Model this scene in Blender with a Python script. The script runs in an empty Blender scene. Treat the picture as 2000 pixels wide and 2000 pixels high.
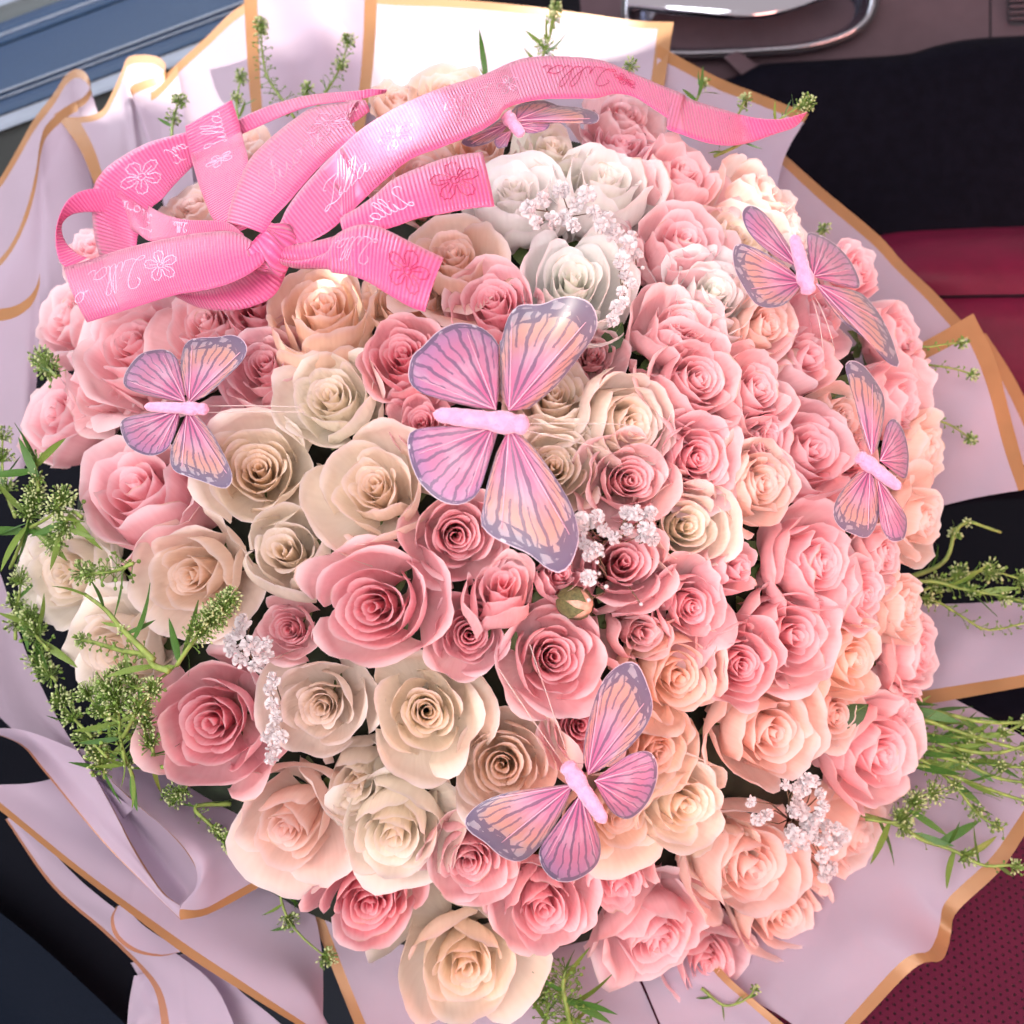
import bpy, math, random
import numpy as np
from mathutils import Vector, Matrix, Quaternion
random.seed(7); np.random.seed(7)
SC = bpy.context.scene
COL = SC.collection
# ------------------------------------------------------------------ camera, world, lamps, exposure
FPX = 2246.0                                  # focal length in pixels of a 2000 px square frame (48 degrees)
cam_data = bpy.data.cameras.new('camera')
cam = bpy.data.objects.new('camera', cam_data); COL.objects.link(cam)
cam_data.sensor_width = 36.0; cam_data.lens = 36.0*FPX/2000.0
cam_data.clip_start = 0.02; cam_data.clip_end = 50.0
cam.location = (0, -0.55, 0.75); cam.rotation_euler = (math.radians(40), 0, 0)
cam_data.dof.use_dof = True; cam_data.dof.focus_distance = 0.60; cam_data.dof.aperture_fstop = 9.0
SC.camera = cam
CAM_M = Matrix.LocRotScale(Vector(cam.location), cam.rotation_euler.to_quaternion(), None)
CAM_R = cam.rotation_euler.to_matrix()
CAM_P = Vector(cam.location)
def pt(px, py, d):
    """world point seen at pixel (px,py) of a 2000 px frame, d metres along the view axis"""
    return CAM_M @ Vector(((px-1000)/FPX*d, (1000-py)/FPX*d, -d))
def cdir(x, y, z):
    """camera-axes direction to world (x right, y up, z towards the viewer)"""
    return (CAM_R @ Vector((x, y, z))).normalized()

world = bpy.data.worlds.new('World'); SC.world = world; world.use_nodes = True
wb = world.node_tree.nodes['Background']
wb.inputs[0].default_value = (0.94, 0.78, 0.77, 1); wb.inputs[1].default_value = 0.78

def aim(o, loc, target):
    o.location = loc
    o.rotation_euler = (Vector(target)-Vector(loc)).to_track_quat('-Z', 'Y').to_euler()
def area(name, loc, target, sx, sy, power, color):
    l = bpy.data.lights.new(name, 'AREA'); l.shape = 'RECTANGLE'; l.size = sx; l.size_y = sy
    l.energy = power; l.color = color
    o = bpy.data.objects.new(name, l); COL.objects.link(o); aim(o, loc, target); return o
def spot(name, px, py, d, deg, power, color=(1.0, .93, .80), az=(0.25, 0.80, 0.62), blend=.08, dist=3.0, soft=.012):
    l = bpy.data.lights.new(name, 'SPOT'); l.spot_size = math.radians(deg); l.spot_blend = blend
    l.energy = power; l.color = color; l.shadow_soft_size = soft
    o = bpy.data.objects.new(name, l); COL.objects.link(o)
    t = pt(px, py, d); aim(o, t + Vector(az).normalized()*dist, t); return o
# soft frontal fill lamp added behind the viewer for the rose hearts, and the warm bounce from the sunlit red seats
CTR = pt(940, 1050, .62)
area('front_fill', (-0.55, -1.35, 1.75), CTR, 1.5, 1.3, 53, (1.0, 0.935, 0.91))
area('window_light', (-0.85, 1.15, 0.85), pt(700, 500, .75), 1.0, 0.5, 13, (0.84, 0.91, 1.0))
area('seat_bounce', (1.25, -0.75, 0.35), CTR, 0.9, 0.7, 17, (1.0, 0.36, 0.27))
# direct sun slipping over the window ledge from behind: the standing paper, ribbon crests and a few petal tips
SUN = spot('sun_on_paper', 820, 40, .93, 8.6, 1700, soft=.01)
for nm_, x_, y_, d_, deg_, w_ in (('sun_on_ribbon', 755, 405, .61, 3.0, 50), ('sun_on_ribbon_tail', 690, 478, .60, 3.0, 50), ('sun_on_white_rose_rim', 1195, 290, .67, 3.0, 34),
        ('sun_on_pink_rose_rim', 1345, 285, .68, 3.0, 34), ('sun_on_edge_rose', 1520, 325, .69, 3.4, 34), ('sun_on_cream_rose', 1365, 500, .62, 2.0, 20), ('sun_on_wing', 1125, 640, .55, 3.6, 26)):
    spot(nm_, x_, y_, d_, deg_, w_, dist=.85, soft=.004)
SC.view_settings.view_transform = 'Standard'; SC.view_settings.look = 'None'
SC.view_settings.exposure = 0.18; SC.view_settings.gamma = 1.0; SC.view_settings.use_curve_mapping = False
SC.render.engine = 'CYCLES'
SC.cycles.use_denoising = True
SC.cycles.max_bounces = 6; SC.cycles.diffuse_bounces = 6; SC.cycles.glossy_bounces = 2; SC.cycles.transmission_bounces = 4
SC.cycles.use_adaptive_sampling = True; SC.cycles.adaptive_threshold = 0.085; SC.cycles.adaptive_min_samples = 12
SC.cycles.sample_clamp_indirect = 6.0

# ------------------------------------------------------------------ helpers
def tag(o, label=None, cat=None, group=None, kind=None):
    if label: o['label'] = label
    if cat: o['category'] = cat
    if group: o['group'] = group
    if kind: o['kind'] = kind
    return o
def empty(name, loc=(0,0,0), rot=None, scale=None):
    o = bpy.data.objects.new(name, None); COL.objects.link(o); o.location = loc
    o.empty_display_size = .02
    if rot is not None:
        o.rotation_mode = 'QUATERNION'; o.rotation_quaternion = rot
    if scale is not None: o.scale = (scale,)*3
    return o
def link(name, me, parent=None, mat=None):
    o = bpy.data.objects.new(name, me); COL.objects.link(o)
    if parent is not None: o.parent = parent
    if mat is not None and not me.materials: me.materials.append(mat)
    return o
def mesh(name, V, F, mat=None, uv=None, smooth=True):
    me = bpy.data.meshes.new(name)
    me.from_pydata([tuple(map(float, v)) for v in V], [], [tuple(map(int, f)) for f in F])
    if uv is not None:
        lay = me.uv_layers.new(name='UVMap')
        li = np.empty(len(me.loops), dtype=np.int32); me.loops.foreach_get('vertex_index', li)
        lay.data.foreach_set('uv', np.asarray(uv, dtype=np.float32)[li].ravel())
    if smooth and len(me.polygons): me.polygons.foreach_set('use_smooth', [True]*len(me.polygons))
    if mat is not None: me.materials.append(mat)
    me.update(); return me
def grid_faces(nu, nv, off=0):
    """vertex index = off + j*nu + i"""
    return [(off+j*nu+i, off+j*nu+i+1, off+(j+1)*nu+i+1, off+(j+1)*nu+i) for j in range(nv-1) for i in range(nu-1)]
class MB:
    def __init__(s): s.V = []; s.F = []
    def add(s, V, F):
        o = len(s.V); s.V += [tuple(v) for v in V]; s.F += [tuple(i+o for i in f) for f in F]
    def tube(s, pts, r0, r1=None, n=5, cap=True):
        pts = [Vector(p) for p in pts]; r1 = r0 if r1 is None else r1
        V = []; F = []; m = len(pts); t = (pts[1]-pts[0]).normalized()
        a = t.orthogonal().normalized()
        for k, p in enumerate(pts):
            t = (pts[min(k+1, m-1)]-pts[max(k-1, 0)]).normalized()
            a = (a - t*a.dot(t)).normalized(); b = t.cross(a); r = r0+(r1-r0)*k/(m-1)
            for q in range(n):
                w = 2*math.pi*q/n; V.append(p+a*math.cos(w)*r+b*math.sin(w)*r)
        for k in range(m-1):
            for q in range(n):
                F.append((k*n+q, k*n+(q+1) % n, (k+1)*n+(q+1) % n, (k+1)*n+q))
        if cap: F.append(tuple(range(n-1, -1, -1))); F.append(tuple((m-1)*n+q for q in range(n)))
        s.add(V, F)
    def ball(s, c, r, axis=None, st=1.0, n=6, m=4):
        c = Vector(c); z = (axis or Vector((0,0,1))).normalized(); x = z.orthogonal().normalized(); y = z.cross(x)
        V = [c - z*r*st]; F = []
        for j in range(1, m):
            w = math.pi*j/m
            for q in range(n):
                u = 2*math.pi*q/n
                V.append(c+(x*math.cos(u)+y*math.sin(u))*r*math.sin(w)-z*r*st*math.cos(w))
        V.append(c+z*r*st); L = len(V)-1
        for q in range(n):
            F.append((0, 1+(q+1) % n, 1+q)); F.append((L, 1+(m-2)*n+q, 1+(m-2)*n+(q+1) % n))
        for j in range(m-2):
            for q in range(n):
                F.append((1+j*n+q, 1+j*n+(q+1) % n, 1+(j+1)*n+(q+1) % n, 1+(j+1)*n+q))
        s.add(V, F)
    def build(s, name, mat, parent=None, smooth=True):
        return link(name, mesh(name, s.V, s.F, mat, smooth=smooth), parent)
def catmull(P, n):
    """resample a list of points (any dimension) to n points, even in arc length"""
    P = [np.asarray(p, float) for p in P]
    if len(P) == 1: return np.repeat([P[0]], n, 0)
    Q = [2*P[0]-P[1]] + P + [2*P[-1]-P[-2]]
    out = []
    for k in range(1, len(Q)-2):
        for t in np.linspace(0, 1, 14, endpoint=False):
            a, b, c, d = Q[k-1], Q[k], Q[k+1], Q[k+2]
            out.append(.5*((2*b)+(-a+c)*t+(2*a-5*b+4*c-d)*t*t+(-a+3*b-3*c+d)*t**3))
    out.append(P[-1]); out = np.array(out)
    L = np.concatenate([[0], np.cumsum(np.linalg.norm(np.diff(out, axis=0), axis=1))])
    s = np.linspace(0, L[-1], n)
    return np.stack([np.interp(s, L, out[:, k]) for k in range(out.shape[1])], 1)
# ------------------------------------------------------------------ materials
def nt(name):
    m = bpy.data.materials.new(name); m.use_nodes = True; t = m.node_tree
    for n in list(t.nodes): t.nodes.remove(n)
    o = t.nodes.new('ShaderNodeOutputMaterial'); return m, t, o
def N(t, kind, **kw):
    n = t.nodes.new(kind)
    for k, v in kw.items():
        if k.startswith('i_'): n.inputs[k[2:].replace('_', ' ')].default_value = v
        else: setattr(n, k, v)
    return n
def math_(t, op, a, b=None, c=None, clamp=False):
    n = t.nodes.new('ShaderNodeMath'); n.operation = op; n.use_clamp = clamp
    for k, v in enumerate((a, b, c)):
        if v is None: continue
        if isinstance(v, (int, float)): n.inputs[k].default_value = v
        else: t.links.new(v, n.inputs[k])
    return n.outputs[0]
def mix_(t, fac, a, b, mode='MIX'):
    n = t.nodes.new('ShaderNodeMix'); n.data_type = 'RGBA'; n.blend_type = mode
    for sock, v in ((n.inputs[0], fac), (n.inputs[6], a), (n.inputs[7], b)):
        if isinstance(v, (int, float)): sock.default_value = v
        elif isinstance(v, tuple): sock.default_value = (*v[:3], 1)
        else: t.links.new(v, sock)
    return n.outputs[2]
def ss(t, x, lo, hi):
    n = t.nodes.new('ShaderNodeMapRange'); n.interpolation_type = 'SMOOTHSTEP'
    t.links.new(x, n.inputs[0]); n.inputs[1].default_value = lo; n.inputs[2].default_value = hi
    return n.outputs[0]
def uvs(t):
    u = t.nodes.new('ShaderNodeUVMap'); s = t.nodes.new('ShaderNodeSeparateXYZ'); t.links.new(u.outputs[0], s.inputs[0])
    return u.outputs[0], s.outputs[0], s.outputs[1]
def plain(name, color, rough=.5, metal=0.0, trans=0.0, sheen=0.0, noise=0.0, nscale=60, bump=0.0, bscale=200, spec=.5, coat=0.0):
    m, t, o = nt(name)
    b = N(t, 'ShaderNodeBsdfPrincipled'); b.inputs['Roughness'].default_value = rough; b.inputs['Metallic'].default_value = metal
    b.inputs['Specular IOR Level'].default_value = spec
    if coat: b.inputs['Coat Weight'].default_value = coat
    if sheen: b.inputs['Sheen Weight'].default_value = sheen
    col = None
    if noise:
        tc = N(t, 'ShaderNodeTexCoord'); nz = N(t, 'ShaderNodeTexNoise'); nz.inputs['Scale'].default_value = nscale; nz.inputs['Detail'].default_value = 5
        t.links.new(tc.outputs['Object'], nz.inputs['Vector'])
        f = ss(t, nz.outputs[0], .25, .75)
        col = mix_(t, f, tuple(c*(1-noise) for c in color), tuple(min(1, c*(1+noise)) for c in color))
        t.links.new(col, b.inputs['Base Color'])
    else: b.inputs['Base Color'].default_value = (*color, 1)
    if bump:
        tc = N(t, 'ShaderNodeTexCoord'); nz = N(t, 'ShaderNodeTexNoise'); nz.inputs['Scale'].default_value = bscale; nz.inputs['Detail'].default_value = 4
        t.links.new(tc.outputs['Object'], nz.inputs['Vector'])
        bp = N(t, 'ShaderNodeBump'); bp.inputs['Strength'].default_value = bump; bp.inputs['Distance'].default_value = .001
        t.links.new(nz.outputs[0], bp.inputs['Height']); t.links.new(bp.outputs[0], b.inputs['Normal'])
    sh = b.outputs[0]
    if trans:
        tr = N(t, 'ShaderNodeBsdfTranslucent'); tr.inputs[0].default_value = (*color, 1)
        if col is not None: t.links.new(col, tr.inputs[0])
        mx = N(t, 'ShaderNodeMixShader'); mx.inputs[0].default_value = trans
        t.links.new(sh, mx.inputs[1]); t.links.new(tr.outputs[0], mx.inputs[2]); sh = mx.outputs[0]
    t.links.new(sh, o.inputs[0]); return m
# ------------------------------------------------------------------ roses
def petal_material():
    m, t, o = nt('rose_petal')
    oi = N(t, 'ShaderNodeObjectInfo')
    uvv, u, v = uvs(t)
    # pigment: greenish-pale claw at the base, body colour, paler thin margin with cool sky sheen painted in; streaks along the petal
    rnd = math_(t, 'MULTIPLY', oi.outputs['Random'], 40)
    s1 = math_(t, 'SINE', math_(t, 'ADD', math_(t, 'MULTIPLY', u, 71), rnd))
    s2 = math_(t, 'SINE', math_(t, 'ADD', math_(t, 'MULTIPLY', u, 43), math_(t, 'MULTIPLY_ADD', v, 6.0, rnd)))
    s3 = math_(t, 'SINE', math_(t, 'ADD', math_(t, 'MULTIPLY', u, 113), math_(t, 'MULTIPLY_ADD', v, -9.0, rnd)))
    wav = math_(t, 'ADD', math_(t, 'ADD', s1, s2), s3)
    nb = N(t, 'ShaderNodeTexNoise', noise_dimensions='3D'); nb.inputs['Scale'].default_value = 3.0; nb.inputs['Detail'].default_value = 1
    cb = N(t, 'ShaderNodeCombineXYZ'); t.links.new(u, cb.inputs[0]); t.links.new(v, cb.inputs[1]); t.links.new(rnd, cb.inputs[2]); t.links.new(cb.outputs[0], nb.inputs['Vector'])
    streak = math_(t, 'MULTIPLY_ADD', wav, .17, .5, clamp=True)
    base = oi.outputs['Color']
    hs = N(t, 'ShaderNodeHueSaturation'); hs.inputs['Saturation'].default_value = 1.12; hs.inputs['Value'].default_value = .93; t.links.new(base, hs.inputs['Color'])
    c = mix_(t, math_(t, 'MULTIPLY', streak, .60), base, hs.outputs[0])
    pale = mix_(t, .45, base, (.95, .90, .86))
    rim = mix_(t, .62, base, (.96, .90, .95))
    c = mix_(t, math_(t, 'MULTIPLY', ss(t, nb.outputs[0], .45, .75), .35), c, pale)
    edge = ss(t, v, .82, 1.0)
    c = mix_(t, math_(t, 'MULTIPLY', edge, .85), c, rim)
    brown = math_(t, 'MULTIPLY', math_(t, 'MULTIPLY', ss(t, v, .955, 1.0), ss(t, nb.outputs[0], .52, .66)), math_(t, 'GREATER_THAN', oi.outputs['Random'], .62))
    c = mix_(t, math_(t, 'MULTIPLY', brown, .55), c, (.62, .42, .22))
    c = mix_(t, math_(t, 'MULTIPLY', ss(t, v, .30, .0), .6), c, (.97, .80, .66))
    b = N(t, 'ShaderNodeBsdfPrincipled'); b.inputs['Roughness'].default_value = .55; b.inputs['Specular IOR Level'].default_value = .22
    t.links.new(c, b.inputs['Base Color'])
    bp = N(t, 'ShaderNodeBump'); bp.inputs['Strength'].default_value = .28; bp.inputs['Distance'].default_value = .0012
    t.links.new(math_(t, 'MULTIPLY_ADD', wav, .08, nb.outputs[0]), bp.inputs['Height']); t.links.new(bp.outputs[0], b.inputs['Normal'])
    tr = N(t, 'ShaderNodeBsdfTranslucent'); t.links.new(c, tr.inputs[0])
    mx = N(t, 'ShaderNodeMixShader'); mx.inputs[0].default_value = .52
    t.links.new(b.outputs[0], mx.inputs[1]); t.links.new(tr.outputs[0], mx.inputs[2]); t.links.new(mx.outputs[0], o.inputs[0])
    return m
M_PETAL = petal_material()
M_STEM = plain('stem_green', (.10, .17, .05), .55, noise=.3)
M_SEPAL = plain('sepal_green', (.13, .20, .07), .5, trans=.2, noise=.35, nscale=120)

def sstep(x, a, b):
    t = np.clip((x-a)/(b-a), 0, 1); return t*t*(3-2*t)
def petal(rng, R, ztop, W, close, curl, flare, spiral, th0, rag, zbase=-1.40, nu=13, nv=11, fold=0.0, bulge=.10):
    """one rose petal round the z axis; R rim radius, W angular half width; returns V, F, uv"""
    u = np.linspace(-1, 1, nu); v = np.concatenate([np.linspace(0, .72, nv-5), np.linspace(.72, 1, 6)[1:]]); nv = len(v)
    U, Vv = np.meshgrid(u, v)
    ph = rng.uniform(0, 6.28, 6)
    au = np.abs(U)
    # rim outline: rounded with a shallow point, a bit ragged
    drop = .30*au**2.6 + .45*au**7
    drop += rag*(.035*np.sin(5*U+ph[0]) + .022*np.sin(11*U+ph[1])+.006*np.sin(23*U+ph[5]))
    H = ztop - zbase
    Ht = H*(1-drop*(.75 if W < 1.4 else .55)) + .03*np.exp(-(U/.18)**2)*(1 if W < 1.4 else .3)
    z = zbase + Ht*Vv
    s = Vv
    prof = np.sin(np.pi/2*np.clip(s*1.45, 0, 1))**.75            # quick swell from the base
    prof = prof*(1+bulge*np.sin(np.pi*np.clip(s, 0, 1)**1.2))
    prof = prof*(1-close*sstep(s, .45, 1.0))                        # closing over
    r = .07 + (R-.07)*prof
    r = r*(1+spiral*U)
    # open lip: flare first, then roll the margin out and down, more towards the shoulders than the tip
    q = sstep(s, .45, 1.0); r += flare*q*R*.55; z -= flare*q*q*.16*H*.6
    cu = curl*(.55+.75*np.sin(np.pi*np.clip(au, 0, 1))**1.3 + .25*np.sin(3*U+ph[2]))
    k = np.clip((s-.74)/.26, 0, 1)
    r += cu*(.165*(1-np.cos(k*1.7))); z += cu*(-.10*np.clip(k-.35, 0, 1)**2*1.8)
    # soft waves and dents
    r += rag*R*(.030*np.sin(2.6*U+3.0*s+ph[3])+.022*np.sin(5.3*U-4*s+ph[4]))*sstep(s, .25, .9)
    wsh = (.30+.70*np.sin(np.pi/2*np.clip(s*1.5, 0, 1)))
    th = th0 + U*W*wsh
    x = r*np.cos(th); y = r*np.sin(th)
    if fold:                                                       # outer petals: margins bend back off the cup
        nx, ny = np.cos(th0), np.sin(th0)
        g = fold*au**3*s**2
        x += nx*-g*.25; y += ny*-g*.25
    P = np.stack([x, y, z], -1).reshape(-1, 3)
    return P, grid_faces(nu, nv), np.stack([(U+1)/2, Vv], -1).reshape(-1, 2)

def rose_variant(seed, kind):
    """list of (mesh, layer fraction) for one rose of unit radius, rim near z = 0"""
    rng = np.random.default_rng(seed); out = []
    #            inner n, R of the heart, outer n, R of the rim, openness
    nin, RH, nout, RO, op = dict(spiral=(12, .36, 9, .86, .42), open=(12, .38, 10, .92, .70), cup=(11, .38, 8, .82, .26), bud=(8, .27, 6, .58, .06), ruffle=(12, .36, 11, .90, .72))[kind]
    RH *= rng.uniform(.78, 1.15); op *= rng.uniform(.6, 1.4); nin += int(rng.integers(-1, 2)); nout += int(rng.integers(-1, 2))
    sq = rng.uniform(.86, 1.0); sa = rng.uniform(0, 6.28)
    ga = math.radians(137.5); th = rng.uniform(0, 6.28)
    cx, cy = rng.normal(0, .055, 2)                                 # the heart sits a little off the axis
    rf = 1.4 if kind == 'ruffle' else 1.0
    n = nin+nout
    for i in range(n):
        th += (ga if i < nin else math.radians(144 if nout > 8 else 128)) + rng.normal(0, .10*rf)
        f = i/(n-1)
        if i < nin:
            g = i/(nin-1)
            R = .035+(RH-.035)*g**.95; W = 2.5-1.15*g; zt = .015*math.sin(5*g)+rng.normal(0, .022*rf); close = .10*(1-g)+.03
            curl = (.15+.24*g)*rng.uniform(.7, 1.3); flare = .06+.16*g; spiral = .13-.03*g; rag = .5*rf; bulge = .06; fold = 0
            if kind == 'bud': zt += .10*(1-g); close += .12
            if i == 0: curl = .0; W = 2.9; close = .92; zt += .03
            if i == 1: close = .45
        else:
            g = (i-nin+1)/nout; o_ = sstep(np.array(g), .45, 1.0).item()
            R = RH+.045+(RO-RH-.045)*g**1.05; W = 1.22-.30*g; zt = .05*math.sin(math.pi*g*.8)-.22*op*o_+rng.normal(0, .03*rf)
            close = {'bud': .20, 'cup': .10}.get(kind, .06)*(1-g)+(.08 if kind == 'bud' else 0)
            curl = (.30+.35*g+.75*o_*op)*rng.uniform(.6, 1.3); flare = (.08+op*(.12+.52*o_))*rng.uniform(.7, 1.3); spiral = .08-.05*g
            rag = (1.1+.5*g)*rf; bulge = .12+.10*g; fold = o_*.3
            if kind == 'bud': curl *= .55
            elif kind != 'spiral' and g > .5 and rng.random() < .18: flare += .20; curl += .45; zt -= .03   # a petal that has fallen open
        R *= 1+rng.normal(0, .03*rf); W *= rng.uniform(.85, 1.15)
        P, F, uv = petal(rng, R, zt, W, close, curl, flare, spiral, th, rag, fold=fold, bulge=bulge)
        w = (P[:, 2:3]+1.4)/1.4
        P[:, 0:1] += cx*(1-f)*w; P[:, 1:2] += cy*(1-f)*w
        a_ = P[:, 0]*math.cos(sa)+P[:, 1]*math.sin(sa); P[:, 0] -= (1-sq)*a_*math.cos(sa); P[:, 1] -= (1-sq)*a_*math.sin(sa)   # slightly oval
        out.append((mesh('petal', P, F, M_PETAL, uv), f))
    return out
VARIANTS = []
for k, kd in enumerate(['spiral']*7+['open']*6+['cup']*6+['bud']*4+['ruffle']*6):
    VARIANTS.append((kd, rose_variant(100+k*7, kd)))
KIND_IDX = {}
for k, (kd, _) in enumerate(VARIANTS): KIND_IDX.setdefault(kd, []).append(k)
# calyx and stem, shared
mb = MB()
for k in range(5):
    a = 2*math.pi*k/5; c, s = math.cos(a), math.sin(a)
    pts = []
    for q in range(5):
        f = q/4; r = .10+.55*f**.8; z = -1.45+.18*f-.25*f*f; w = .16*math.sin(math.pi*(f*.85+.12))
        pts += [(c*r-s*w, s*r+c*w, z), (c*r, s*r, z-.03), (c*r+s*w, s*r-c*w, z)]
    mb.add(pts, grid_faces(3, 5))
mb.ball((0, 0, -1.45), .16, n=8, m=5)
ME_CALYX = mesh('calyx', mb.V, mb.F, M_SEPAL)
mb = MB(); mb.tube([(0, 0, -1.4), (.02, .01, -2.0), (-.01, .03, -3.0), (0, 0, -4.2)], .07, .06, n=6)
ME_STEM = mesh('stem', mb.V, mb.F, M_STEM)
ROSE_COL = {           # heart colour, outer colour
    'pink':  ((.94, .36, .42), (.97, .62, .67)),
    'deep':  ((.91, .26, .33), (.95, .52, .57)),
    'light': ((.95, .44, .48), (.97, .64, .67)),
    'blush': ((.98, .61, .51), (.98, .75, .68)),
    'peach': ((.98, .58, .41), (.98, .74, .62)),
    'cream': ((.995, .74, .53), (.99, .86, .76)),
    'ivory': ((.995, .82, .64), (.99, .90, .82)),
    'white': ((.98, .93, .82), (.98, .97, .96)),
}
_used = {}
def rose(P, axis, radius, kind, colour, label, group, spin=None, name='rose'):
    rng = random.Random(hash((round(P[0], 4), round(P[1], 4))) & 0xffff)
    ids = KIND_IDX[kind]; c = _used.get(kind, 0); _used[kind] = c+1
    var = VARIANTS[ids[c % len(ids)]][1]
    q = Vector((0, 0, 1)).rotation_difference(axis) @ Quaternion((0, 0, 1), rng.uniform(0, 6.28) if spin is None else spin)
    root = empty(name, P, q, radius)
    tag(root, label, 'rose bud' if name == 'rose_bud' else 'rose', group)
    a, b = ROSE_COL[colour]; j = rng.uniform(-.05, .05); hj = rng.uniform(-.03, .03)
    for me, f in var:
        o = bpy.data.objects.new('petal', me); COL.objects.link(o); o.parent = root
        g = min(1, f*1.15)**.8; v = 1+j+rng.uniform(-.04, .04)
        o.color = tuple(max(0, min(.99, (a[k]+(b[k]-a[k])*g)*v+(hj if k == 1 else hj*.6 if k == 2 else 0))) for k in range(3)) + (1,)
    link('calyx', ME_CALYX, root); link('stem', ME_STEM, root)
    return root
# ------------------------------------------------------------------ lofted sheets
def world_rows(rows, nu, nv):
    R = [catmull([tuple(pt(*p)) for p in r], nu) for r in rows]
    G = np.stack(R, 0)                                             # rows x nu x 3
    if len(rows) == 2:
        t = np.linspace(0, 1, nv)[:, None, None]; return G[0]*(1-t)+G[1]*t
    return np.stack([catmull([G[j, i] for j in range(len(rows))], nv) for i in range(nu)], 1)
def loft(name, rows, mat, parent=None, nu=24, nv=8, bumpf=None, back=0.0):
    G = world_rows(rows, nu, nv)
    uv = np.stack(np.meshgrid(np.linspace(0, 1, nu), np.linspace(0, 1, nv)), -1).reshape(-1, 2)
    V = G.reshape(-1, 3); F = grid_faces(nu, nv)
    o = link(name, mesh(name, V, F, mat, uv), parent)
    if back:
        md = o.modifiers.new('thickness', 'SOLIDIFY'); md.thickness = back; md.offset = 0
    return o
def prism(name, poly, d, thick, mat, parent=None, bevel=0.0):
    """closed slab: pixel polygon at depth d (or per-vertex depth), thick metres away from the viewer"""
    P = [p if len(p) == 3 else (*p, d) for p in poly]
    A = [pt(*p) for p in P]; B = [pt(p[0]*1.0, p[1], p[2]+thick) for p in P]; n = len(P)
    F = [tuple(range(n)), tuple(range(2*n-1, n-1, -1))]+[(i, n+i, n+(i+1) % n, (i+1) % n) for i in range(n)]
    o = link(name, mesh(name, A+B, F, mat, smooth=False), parent)
    if bevel:
        md = o.modifiers.new('bevel', 'BEVEL'); md.width = bevel; md.segments = 3
    return o
# ------------------------------------------------------------------ the car round the bouquet
M_LEDGE = plain('blue_grey_plastic', (.010, .034, .085), .5, spec=.12, bump=.15, bscale=900, noise=.08, nscale=300)
M_RUBBER = plain('dark_rubber', (.012, .02, .022), .6)
M_STRIP = plain('grey_felt_strip', (.15, .18, .24), .55, noise=.08)
M_TRIM = plain('satin_mauve_trim', (.075, .048, .06), .5, metal=.1, spec=.25, bump=.08, bscale=1200, noise=.06)
M_CHROME = plain('chrome', (.50, .53, .60), .12, metal=1.0)
M_CHROME2 = plain('dark_chrome', (.42, .45, .54), .18, metal=1.0)
M_DARK = plain('recess_black', (.02, .018, .025), .35)
M_BLACK = plain('black_leather', (.003, .003, .0065), .65, spec=.03, bump=.35, bscale=700, noise=.2, nscale=90)
M_RED = plain('red_leather', (.095, .002, .020), .5, spec=.18, bump=.4, bscale=600, noise=.12, nscale=40)
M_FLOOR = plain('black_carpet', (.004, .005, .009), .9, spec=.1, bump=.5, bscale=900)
def perforated():
    m, t, o = nt('perforated_red_leather')
    tc = N(t, 'ShaderNodeTexCoord'); mp = N(t, 'ShaderNodeMapping'); mp.inputs['Scale'].default_value = (190, 190, 0); mp.inputs['Rotation'].default_value = (0, 0, .62)
    t.links.new(tc.outputs['Object'], mp.inputs[0])
    sp = N(t, 'ShaderNodeSeparateXYZ'); t.links.new(mp.outputs[0], sp.inputs[0])
    row = math_(t, 'FLOOR', sp.outputs[1]); xo = math_(t, 'ADD', sp.outputs[0], math_(t, 'MULTIPLY', row, .5))
    fx = math_(t, 'SUBTRACT', math_(t, 'FRACT', xo), .5); fy = math_(t, 'SUBTRACT', math_(t, 'FRACT', sp.outputs[1]), .5)
    d = math_(t, 'SQRT', math_(t, 'ADD', math_(t, 'MULTIPLY', fx, fx), math_(t, 'MULTIPLY', fy, fy)))
    hole = ss(t, d, .22, .13)
    nz = N(t, 'ShaderNodeTexNoise'); nz.inputs['Scale'].default_value = 30; t.links.new(tc.outputs['Object'], nz.inputs['Vector'])
    c = mix_(t, nz.outputs[0], (.06, .003, .020), (.088, .006, .028))
    b = N(t, 'ShaderNodeBsdfPrincipled'); b.inputs['Roughness'].default_value = .5; b.inputs['Specular IOR Level'].default_value = .2
    t.links.new(mix_(t, hole, c, (.012, .002, .006)), b.inputs['Base Color'])
    bp = N(t, 'ShaderNodeBump'); bp.inputs['Distance'].default_value = .001; bp.inputs['Strength'].default_value = .7; bp.invert = True
    t.links.new(hole, bp.inputs['Height']); t.links.new(bp.outputs[0], b.inputs['Normal'])
    t.links.new(b.outputs[0], o.inputs[0]); return m
M_PERF = perforated()

floor = link('car_floor', mesh('car_floor', [(-2, -2, -.32), (2, -2, -.32), (2, 2, -.32), (-2, 2, -.32)], [(0, 1, 2, 3)], M_FLOOR)); tag(floor, kind='structure')

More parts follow.
